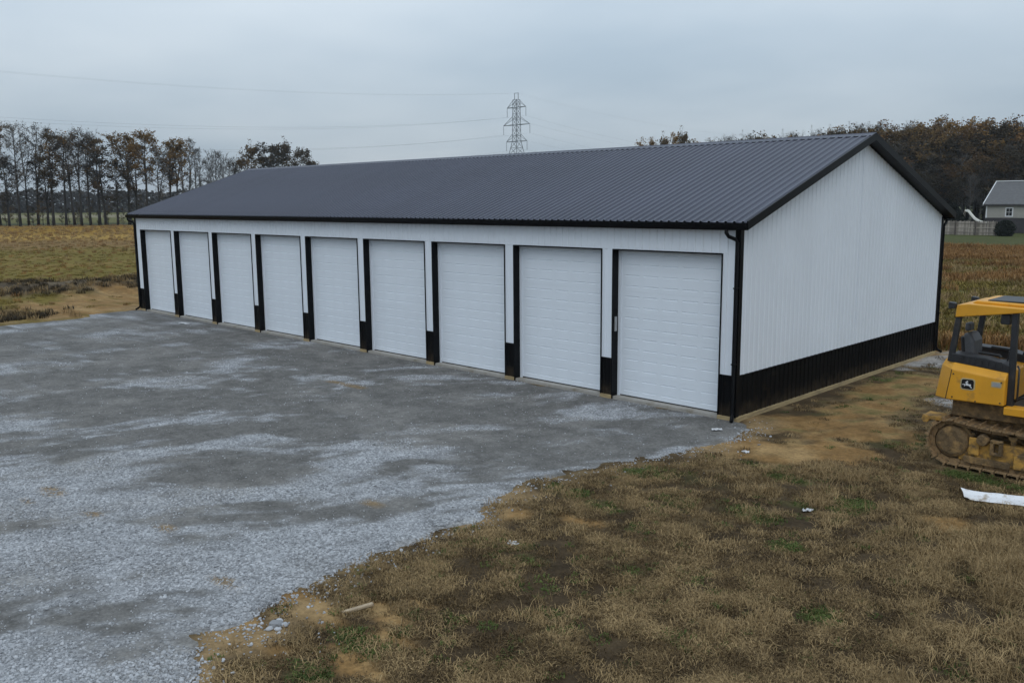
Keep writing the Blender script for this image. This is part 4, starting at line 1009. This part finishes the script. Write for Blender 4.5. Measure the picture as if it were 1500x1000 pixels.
LBL = {0: ('leafy_tree', 'tall leafy brown tree in the row across the ochre field'), 1: ('golden_tree', 'tall slim gold-topped tree in the row across the ochre field'), 2: ('dark_tree', 'tall dark-leaved tree in the row across the ochre field'),
       3: ('sparse_tree', 'tall thin-crowned greyish tree in the row across the ochre field'), 4: ('bare_tree', 'tall nearly bare twiggy tree in the row across the ochre field'), 5: ('golden_tree', 'tall broad gold-topped tree in the row across the ochre field')}
rt_ = random.Random(11)
ROW = [(-62, 0, 196), (-40, 5, 186), (-20, 2, 194), (3, 5, 187), (17, 0, 198), (30, 2, 232), (46, 3, 184), (58, 4, 196), (72, 3, 186), (86, 2, 232), (94, 0, 199), (112, 1, 198), (124, 3, 200), (134, 4, 191), (147, 3, 195), (160, 2, 206), (169, 0, 206), (186, 2, 236), (203, 5, 200),
       (214, 0, 214), (229, 5, 197), (246, 3, 222), (262, 5, 207), (274, 1, 212)]
for i, (px, k, ty_) in enumerate(ROW):
    dep = 207 + rt_.uniform(-4, 4); X, Y_ = pix_ground(px, dep); h = top_z(ty_, dep, px) + .1
    plant(TALL[k], LBL[k][0], X, Y_, 1.0 if h > 17 else h / 22 * 1.2, rt_.uniform(0, 6.28), LBL[k][1], group='trees in the row across the ochre field', sz=h / 22)
# understory saplings along the row
SAP = [make_tree(31, 9, .12, 1.6, 'leaf_dark', 700, .16, 20, .6, .02, trunk_r=.10, fork=False), make_tree(32, 9, .10, 1.4, 'leaf_brown', 600, .15, 20, .6, .02, trunk_r=.09, fork=False)]
for i in range(26):
    px = -70 + i * 11.5 + rt_.uniform(-4, 4); dep = 209 + rt_.uniform(-4, 5); X, Y_ = pix_ground(px, dep)
    plant(SAP[i % 2], 'sapling', X, Y_, rt_.uniform(.3, .95), rt_.uniform(0, 6), 'slender young tree under the tall row across the ochre field', group='saplings under the tall row')
# pale bare trees beyond the west eave, and the brown oaks behind the ridge
BARE = [make_tree(41, 20, .18, 3.6, 'leaf_grey', 0, .1, 46, .75, .01, bark='barkpale', twig_w=.045, upright=1.1, twigs=10), make_tree(42, 22, .25, 2.0, 'leaf_grey', 500, .12, 38, .8, .01, bark='barkpale', twig_w=.045, upright=1.3, twigs=10)]
for px, k, ty_, dep, s in ((282, 1, 214, 270, 1.2), (291, 1, 205, 275, 1.2), (299, 1, 219, 272, 1.1), (307, 1, 219, 280, 1.2), (320, 0, 232, 285, 1.0), (331, 0, 223, 290, 1.35), (341, 0, 227, 288, 1.1), (352, 0, 233, 296, 1.1)):
    X, Y_ = pix_ground(px, dep); plant(BARE[k], 'bare_tree', X, Y_, s, px, ('pale slender bare tree beyond the west eave' if k else 'pale rounded bare tree beyond the west eave'), group='pale bare trees beyond the west eave', sz=(top_z(ty_, dep, px) + .1) / (20 if k == 0 else 22))
OAK = [make_tree(51, 18, .28, 4.0, 'leaf_brown', 3000, .22, 34, .8, .01, trunk_r=.3), make_tree(52, 18, .25, 4.2, 'leaf_dark', 3000, .22, 36, .8, .01, trunk_r=.3), make_tree(53, 18, .3, 4.0, 'leaf_rust', 3200, .22, 34, .8, .01, trunk_r=.3), make_tree(54, 18, .25, 3.8, 'leaf_gold', 2800, .20, 34, .8, .01, trunk_r=.3),
       make_tree(55, 18, .2, 3.6, 'leaf_grey', 500, .15, 46, .8, .01, trunk_r=.28, bark='barkpale', upright=1.0, twigs=8)]
for px, k, ty_, s in ((362, 1, 232, .7), (379, 0, 216, .95), (396, 0, 229, .8), (415, 1, 213, 1.0), (431, 0, 211, 1.0), (451, 1, 219, 1.0), (466, 0, 236, .7)):
    dep = 250; X, Y_ = pix_ground(px, dep + (px % 7)); plant(OAK[k], 'oak_tree', X, Y_, s, px * 1.7, ('dark-leaved oak showing above the ridge near its west end' if k else 'brown-leaved oak showing above the ridge near its west end'), group='oaks above the west end of the ridge', sz=(top_z(ty_, dep, px) + .1) / 18)
for px, k, ty_, s in ((953, 3, 206, .8), (969, 0, 205, .7), (981, 3, 199, .8), (993, 0, 198, .8)):
    dep = 265; X, Y_ = pix_ground(px, dep); plant(OAK[k], 'golden_tree' if k == 3 else 'leafy_tree', X, Y_, s, px * 1.3, 'gold-brown tree in the small clump poking above mid ridge', group='clump above mid ridge', sz=(top_z(ty_, dep, px) + .1) / 18)
# the wood behind the house and along the east side: ragged front rows of separate trees
NAMES = {0: ('leafy_tree', 'brown-leaved tree in the dense wood behind the grey house'), 1: ('dark_tree', 'dark-leaved tree in the dense wood behind the grey house'), 2: ('rusty_tree', 'rust-coloured tree in the dense wood behind the grey house'), 3: ('golden_tree', 'golden-leaved tree in the dense wood behind the grey house'), 4: ('bare_tree', 'bare grey twiggy tree in the dense wood behind the grey house')}
sky_x = [1005, 1030, 1075, 1110, 1150, 1190, 1225, 1250, 1280, 1300, 1330, 1352, 1380, 1400, 1430, 1450, 1480, 1500, 1560, 1650]
sky_y = [206, 204, 198, 200, 197, 193, 186, 184, 182, 184, 182, 178, 183, 180, 179, 179, 180, 181, 178, 176]
def forest(px0, px1, step, dfun, kinds, drop, seed, where, jit=3):
    r = random.Random(seed); px = px0
    while px < px1:
        k = r.choice(kinds); dep = dfun(px) + r.uniform(-4, 4); X, Y_ = pix_ground(px, dep)
        ty_ = float(np.interp(px, sky_x, sky_y)) + drop + r.uniform(-jit, jit * 1.6); h = max(6, top_z(ty_, dep, px) + .1)
        plant(OAK[k], NAMES[k][0], X, Y_, max(.55, min(1.1, h / 18)) * r.uniform(.85, 1.15), r.uniform(0, 6.28), NAMES[k][1].replace('in the dense wood behind the grey house', where), group='trees of the dense wood', sz=h / 18)
        px += step * r.uniform(.75, 1.25)
dline = lambda px: float(np.interp(px, [950, 1200, 1500, 1700], [275, 215, 168, 150]))
forest(1012, 1660, 13, lambda p: dline(p) + 18, [0, 3, 4, 4, 4, 2], 1, 1, 'on the skyline of the dense wood', 1.8)
forest(1020, 1660, 15, lambda p: dline(p) + 8, [0, 2, 3, 1], 9, 2, 'just below the skyline of the dense wood')
forest(1180, 1660, 15, lambda p: dline(p), [1, 2, 0, 1, 4], 24, 3, 'in the middle rank of the dense wood', 5)
forest(1240, 1640, 16, lambda p: dline(p) - 8, [1, 1, 2, 4, 4], 48, 4, 'in the lower front rank of the dense wood', 6)
forest(1280, 1640, 18, lambda p: dline(p) - 14, [1, 1, 4, 4], 74, 5, 'low at the front edge of the dense wood', 6)
# leafy mass inside and behind the wood, and the low dark wood on the horizon
def foliage_mass(name, n, fx, size, m, label, cat):
    V, F = [], []
    r = np.random.default_rng(9)
    c = fx(r, n); N_ = r.normal(size=(n, 3)); N_ /= np.linalg.norm(N_, axis=1)[:, None]; T = np.cross(N_, [.3, .5, .81]); T /= np.linalg.norm(T, axis=1)[:, None]; B_ = np.cross(N_, T)
    s = size * (0.5 + r.random(n))[:, None]
    v = np.stack([c - T * s, c - B_ * s * .7, c + T * s, c + B_ * s * .7], 1).reshape(-1, 3)
    me = bpy.data.meshes.new(name); me.from_pydata([tuple(q) for q in v], [], [(4 * i, 4 * i + 1, 4 * i + 2, 4 * i + 3) for i in range(n)]); me.materials.append(M[m]); me.update()
    return tag(link_mesh(name, me), label, cat, kind='stuff')
def fx_under(r, n):
    px = 1200 + 480 * r.random(n); dep = np.interp(px, [950, 1200, 1500, 1700], [275, 215, 168, 150]) + 22 * r.random(n) - 6
    ty = np.interp(px, sky_x, sky_y) + 16 + 20 * fbm(px * .05, dep * .2, 3); zt = CAM.z + (298.8 - px * .00767 - ty) / 1308.2 * dep
    z = -.2 + zt * r.random(n) ** .8; t = (px - 750) / 1308.2
    return np.stack([CAM.x + (FWD.x + RGT.x * t) * dep, CAM.y + (FWD.y + RGT.y * t) * dep, z], -1)
foliage_mass('wood_thicket', 26000, fx_under, .26, 'leaf_dark', 'dark tangled thicket filling the dense wood behind the grey house', 'thicket')
def fx_far(r, n):
    px = -700 + 2500 * r.random(n); dep = 470 + 40 * r.random(n); top = 10.5 + 5.0 * (fbm(px * .03, px * 0, 8, 4, .6) - .4) + 2 * (fbm(px * .15, px * 0, 18, 3) - .5)
    z = -.2 + top * r.random(n) ** .95; t = (px - 750) / 1308.2
    return np.stack([CAM.x + (FWD.x + RGT.x * t) * dep, CAM.y + (FWD.y + RGT.y * t) * dep, z], -1)
foliage_mass('distant_wood', 60000, fx_far, .85, 'wood_far', 'low dark wood along the horizon beyond the tree row', 'wood')

# ================================================================== HOUSE, FENCE, SLIDE, SHRUBS
HX, HY = -30.7, 118.0
hs = empty('grey_house', (HX, HY, GZ)); tag(hs, 'grey sided house with white trim, shingled roof and small cupola before the wood', 'house')
hl, hdp, he, hr = 17.0, 9.4, 4.05, 6.95
def hp(mb, name, m, parent=None, **k): return mb.build(name, m, parent or hs, **k)
mb = MB(); mb.prism([(0, 2.05), (hdp, 2.05), (hdp, he), (hdp / 2, hr - .12), (0, he)], 'x', 0, hl); hp(mb, 'wall', 'siding')
for i in range(12): hp(MB().box(.12, hl - .12, -.025, -.0, 2.08 + i * .163, 2.08 + i * .163 + .135), 'siding_board', 'siding')
hp(MB().box(-.05, hl + .05, -.06, hdp + .06, -.3, 2.05), 'stone_base', 'stone')
for xx in (-.04, hl - .10): hp(MB().box(xx, xx + .16, -.05, .12, 2.05, he), 'corner_board', 'trimw')
for s_ in (0, 1):
    ya, yb = (-.35, hdp / 2) if s_ == 0 else (hdp + .35, hdp / 2); za = he - .35 * (hr - he) / (hdp / 2)
    mb = MB(); x0, x1 = -.35, hl + .35
    mb.add([(x0, ya, za), (x1, ya, za), (x1, yb, hr), (x0, yb, hr), (x0, ya, za + .10), (x1, ya, za + .10), (x1, yb, hr + .10), (x0, yb, hr + .10)], [(0, 3, 2, 1), (4, 5, 6, 7), (0, 1, 5, 4), (1, 2, 6, 5), (2, 3, 7, 6), (3, 0, 4, 7)])
    rf = hp(mb, 'roof', 'shingle')
    for xx in (-.40, hl + .30):
        mb = MB(); mb.add([(xx, ya, za - .12), (xx + .10, ya, za - .12), (xx + .10, yb, hr - .12), (xx, yb, hr - .12), (xx, ya, za + .16), (xx + .10, ya, za + .16), (xx + .10, yb, hr + .16), (xx, yb, hr + .16)], [(0, 3, 2, 1), (4, 5, 6, 7), (0, 1, 5, 4), (1, 2, 6, 5), (2, 3, 7, 6), (3, 0, 4, 7)])
        hp(mb, 'rake_board', 'trimw')
hp(MB().box(-.4, hl + .4, hdp / 2 - .16, hdp / 2 + .16, hr + .08, hr + .20), 'ridge_cap', 'trimw')
hp(MB().box(-.3, hl + .3, -.40, -.34, he - .36, he - .20), 'gutter', 'stone')
def house_window(x, z0, z1, w):
    f = hp(MB().box(x - .12, x + w + .12, -.07, -.026, z0 - .12, z1 + .12), 'window', 'trimw')
    for i in range(2):
        for j in range(2):
            gx0 = x + i * w / 2 + .02; gz0 = z0 + j * (z1 - z0) / 2 + .02
            hp(MB().box(gx0, gx0 + w / 2 - .04, -.078, -.068, gz0, gz0 + (z1 - z0) / 2 - .04), 'pane', 'glass', parent=f)
for xx in (2.55, 7.4, 12.0): house_window(xx, 2.32, 3.35, .75)
cx0 = 4.15
cu = hp(MB().box(cx0 - .36, cx0 + .36, hdp / 2 - .36, hdp / 2 + .36, hr - .1, hr + .62), 'cupola', 'trimw')
hp(MB().add([(cx0 - .48, hdp / 2 - .48, hr + .62), (cx0 + .48, hdp / 2 - .48, hr + .62), (cx0 + .48, hdp / 2 + .48, hr + .62), (cx0 - .48, hdp / 2 + .48, hr + .62), (cx0, hdp / 2, hr + 1.0)], [(0, 1, 4), (1, 2, 4), (2, 3, 4), (3, 0, 4), (3, 2, 1, 0)]), 'cupola_roof', 'shingle', parent=cu)
hp(MB().box(cx0 - .24, cx0 + .24, hdp / 2 - .38, hdp / 2 - .362, hr + .12, hr + .5), 'cupola_louvre', 'stone', parent=cu)
hp(MB().tube([(cx0, hdp / 2, hr + .98), (cx0, hdp / 2, hr + 1.5)], .03, 6), 'finial', 'galv', parent=cu)
# wooden fence
fn = empty('board_fence', (-33.6, 107.6, GZ)); tag(fn, 'weathered wooden board fence in front of the grey house', 'fence')
fb = MB().add([(0, -.011, 0), (.13, -.011, 0), (.13, .011, 0), (0, .011, 0), (0, -.011, 1.74), (.13, -.011, 1.74), (.13, .011, 1.74), (0, .011, 1.74), (.03, -.011, 1.80), (.10, -.011, 1.80), (.10, .011, 1.80), (.03, .011, 1.80)],
              [(0, 3, 2, 1), (0, 1, 5, 9, 8, 4), (2, 3, 7, 11, 10, 6), (1, 2, 6, 5), (3, 0, 4, 7), (4, 8, 11, 7), (8, 9, 10, 11), (9, 5, 6, 10)]).mesh('board', 'fence')
rb = random.Random(3)
for i in range(50): link_mesh('board', fb, fn, (i * .150, rb.uniform(-.006, .006), .04), (rb.uniform(-.01, .01), rb.uniform(-.012, .012), 0), (1, 1, rb.uniform(.97, 1.03)))
for i in range(4): MB().box(i * 2.45 - .05, i * 2.45 + .09, -.16, -.02, -.05, 1.86).build('post', 'fencepost', fn)
for zz in (.35, .95, 1.5): MB().box(0, 7.4, -.065, -.018, zz, zz + .09).build('rail', 'fence', fn)
g = empty('fence_gate', (-26.1, 107.9, GZ), .5); tag(g, 'low narrow fence gate beside the round dark bush', 'gate')
for i in range(4): link_mesh('board', fb, g, (i * .15, 0, .05), (0, 0, 0), (1, 1, .72))
MB().box(0, .6, .012, .05, .4, .49).build('rail', 'fence', g); MB().box(0, .6, .012, .05, 1.0, 1.09).build('rail', 'fence', g)
# playground slide
sl = empty('playground_slide', (-31.9, 113.5, GZ)); tag(sl, 'curved white playground slide standing behind the board fence', 'slide')
pr = [(0, 3.05), (.35, 2.95), (.75, 2.45), (1.2, 1.95), (1.7, 1.62), (2.2, 1.45), (2.6, 1.40)]
mb = MB()
for (x_, z_) in pr: mb.v += [(x_, -.30, z_ + .22), (x_, -.30, z_), (x_, .30, z_), (x_, .30, z_ + .22), (x_, .34, z_ + .22), (x_, .34, z_ - .05), (x_, -.34, z_ - .05), (x_, -.34, z_ + .22)]
for i in range(len(pr) - 1):
    for k in range(8): mb.f.append((8 * i + k, 8 * i + (k + 1) % 8, 8 * i + 8 + (k + 1) % 8, 8 * i + 8 + k))
mb.build('chute', 'slide', sl)
for yy in (-.28, .28):
    MB().bar((-.05, yy, 3.2), (-.75, yy, 0), .08).build('ladder_rail', 'fence', sl); MB().bar((2.5, yy, 1.4), (2.5, yy, 0), .07).build('leg', 'fence', sl)
for i in range(8): MB().bar((-.15 - i * .075, -.28, 2.8 - i * .34), (-.15 - i * .075, .28, 2.8 - i * .34), .05).build('rung', 'fence', sl)
# shrubs
def shrub(seed, h, rad, n, m, size, cone):
    r = random.Random(seed); tm = MB().tube([(0, 0, -.1), (0, 0, h * .5), (.02, 0, h * .92)], [.09, .06, .015], 6)
    cv, cf = [], []
    for i in range(14):
        a = r.uniform(0, 6.28); z_ = h * r.uniform(.1, .7); tm.tube([(0, 0, z_), (math.cos(a) * rad * .6, math.sin(a) * rad * .6, z_ + rad * .3)], [.03, .008], 4)
    for i in range(n):
        t = r.random(); z_ = h * t; R_ = rad * ((1 - t) ** .8 if cone else math.sqrt(max(0, 1 - (2 * t - .9) ** 2 / 1.25))) * (.8 + .4 * vnoise(np.array([t * 6 + seed]), np.array([i % 7]))[0])
        a = r.uniform(0, 6.28); q = R_ * r.random() ** .4
        p = Vector((math.cos(a) * q, math.sin(a) * q, z_)); nn = Vector((r.gauss(0, 1), r.gauss(0, 1), r.gauss(0, 1))).normalized(); u_ = nn.cross(Vector((.3, .5, .8))).normalized() * size * r.uniform(.5, 1.4); w_ = nn.cross(u_) * .45
        o = len(cv); cv += [tuple(p - u_), tuple(p - w_), tuple(p + u_), tuple(p + w_)]; cf.append((o, o + 1, o + 2, o + 3))
    me = bpy.data.meshes.new('crown'); me.from_pydata(cv, [], cf); me.materials.append(M[m]); me.update(); return tm.mesh('trunk', 'bark'), me
plant(shrub(1, 2.05, 1.15, 3200, 'conifer', .13, False), 'round_bush', -25.05, 107.2, 1, 0, 'round dark evergreen bush at the end of the board fence', 'bush')
plant(shrub(2, 4.2, 2.3, 4200, 'conifer', .17, True), 'spreading_evergreen', -32.6, 111.0, 1, 0, 'broad dark evergreen behind the board fence', 'bush')
plant(shrub(3, 2.6, 1.4, 2400, 'conifer', .15, True), 'small_evergreen', -34.6, 111.5, 1, 0, 'smaller dark evergreen by the fence end near the eave', 'bush')

# ================================================================== TRANSMISSION LINE
TX, TY = -230.4, 230.0
tw = empty('transmission_tower', (TX, TY, -.2)); tag(tw, 'steel lattice transmission tower with three pairs of arms beyond the roof', 'pylon')
wid = lambda z: float(np.interp(z, [0, 22, 27, 42.2], [4.2, 2.1, 1.15, .95]))
mb = MB(); lv = [0, 5.5, 10.5, 15, 19, 22, 24.5, 27, 29, 31, 33, 35, 37, 39, 40.6, 42.2]
for i in range(len(lv) - 1):
    a, b = wid(lv[i]), wid(lv[i + 1]); za, zb = lv[i], lv[i + 1]
    ca_ = [(-a, -a), (a, -a), (a, a), (-a, a)]; cb_ = [(-b, -b), (b, -b), (b, b), (-b, b)]
    for k in range(4):
        k2 = (k + 1) % 4
        mb.bar((*ca_[k], za), (*cb_[k], zb), .16); mb.bar((*ca_[k], za), (*cb_[k2], zb), .08); mb.bar((*ca_[k2], za), (*cb_[k], zb), .08); mb.bar((*cb_[k], zb), (*cb_[k2], zb), .10)
tag(mb.build('lattice_body', 'steel', tw), kind='stuff')
mb = MB()
for sx in (-1.0, 1.0): mb.bar((sx * .95, 0, 42.2), (sx * .95, 0, 44.6), .16)
mb.bar((-1.0, 0, 44.6), (1.0, 0, 44.6), .14); mb.build('peak_frame', 'steel', tw)
ARMS = [(39.4, 4.9, 41.8), (33.0, 6.9, 36.0), (26.9, 5.4, 29.6)]
tips = []
for za, ln, zt in ARMS:
    for s_ in (-1, 1):
        w0 = wid(za); mb = MB(); tip = (s_ * ln, 0, za)
        for yy in (-w0, w0): mb.bar((s_ * w0, yy, za), tip, .2); mb.bar((s_ * w0, yy, zt), tip, .12)
        mb.bar((s_ * (w0 + (ln - w0) * .5), -w0 * .5, za), (s_ * (w0 + (ln - w0) * .5), w0 * .5, za), .1)
        mb.build('cross_arm', 'steel', tw)
        m2 = MB(); 
        for q in range(12): m2.cyl((s_ * ln, 0, za - .35 - q * .26), (0, 0, 1), .13, .10, 8)
        m2.tube([(s_ * ln, 0, za), (s_ * ln, 0, za - 3.3)], .05, 5); m2.build('insulator', 'wire', tw)
        tips.append((s_ * ln, za - 3.35, s_))
def cable(x, z, sag1, sag2, rad=.017):
    pts = []
    for i in range(40, 0, -1): t = i / 40; pts.append((x, -330 * t, z - 4 * sag1 * t * (1 - t)))
    pts.append((x, 0, z))
    for i in range(1, 31): t = i / 30; pts.append((x, 330 * t, z - 4 * sag2 * t * (1 - t)))
    o = MB().tube(pts, rad, 4).build('power_line', 'wire'); o.location = (TX, TY, -.2); return o
lev = {39: 'upper', 33: 'middle', 26: 'lower'}
for (x_, z_, s_), (nm) in zip(tips, ('upper', 'upper', 'middle', 'middle', 'lower', 'lower')):
    tag(cable(x_, z_, 11, 11), 'power line hung from the %s arms of the lattice tower' % nm, 'power line', 'conductors on the %s arms' % nm)
for sx in (-1, 1): tag(cable(sx * 1.0, 44.6, 8.5, 8.5, .010), 'thin ground wire running over the peak of the lattice tower', 'power line', 'ground wires over the tower peak')

# ================================================================== HAZE
hz = MB().box(-2600, 1500, -1500, 2600, -6, 60).build('haze', None)
hm = bpy.data.materials.new('thin_haze'); hm.use_nodes = True; hn = hm.node_tree.nodes; hn.clear()
ho = hn.new('ShaderNodeOutputMaterial'); hv = hn.new('ShaderNodeVolumePrincipled')
hv.inputs['Color'].default_value = (0.86, 0.93, 1.0, 1); hv.inputs['Density'].default_value = 0.00016; hv.inputs['Anisotropy'].default_value = 0.2
hm.node_tree.links.new(hv.outputs[0], ho.inputs['Volume']); hz.data.materials.append(hm)
tag(hz, 'thin pale haze over the fields', 'haze', kind='stuff')
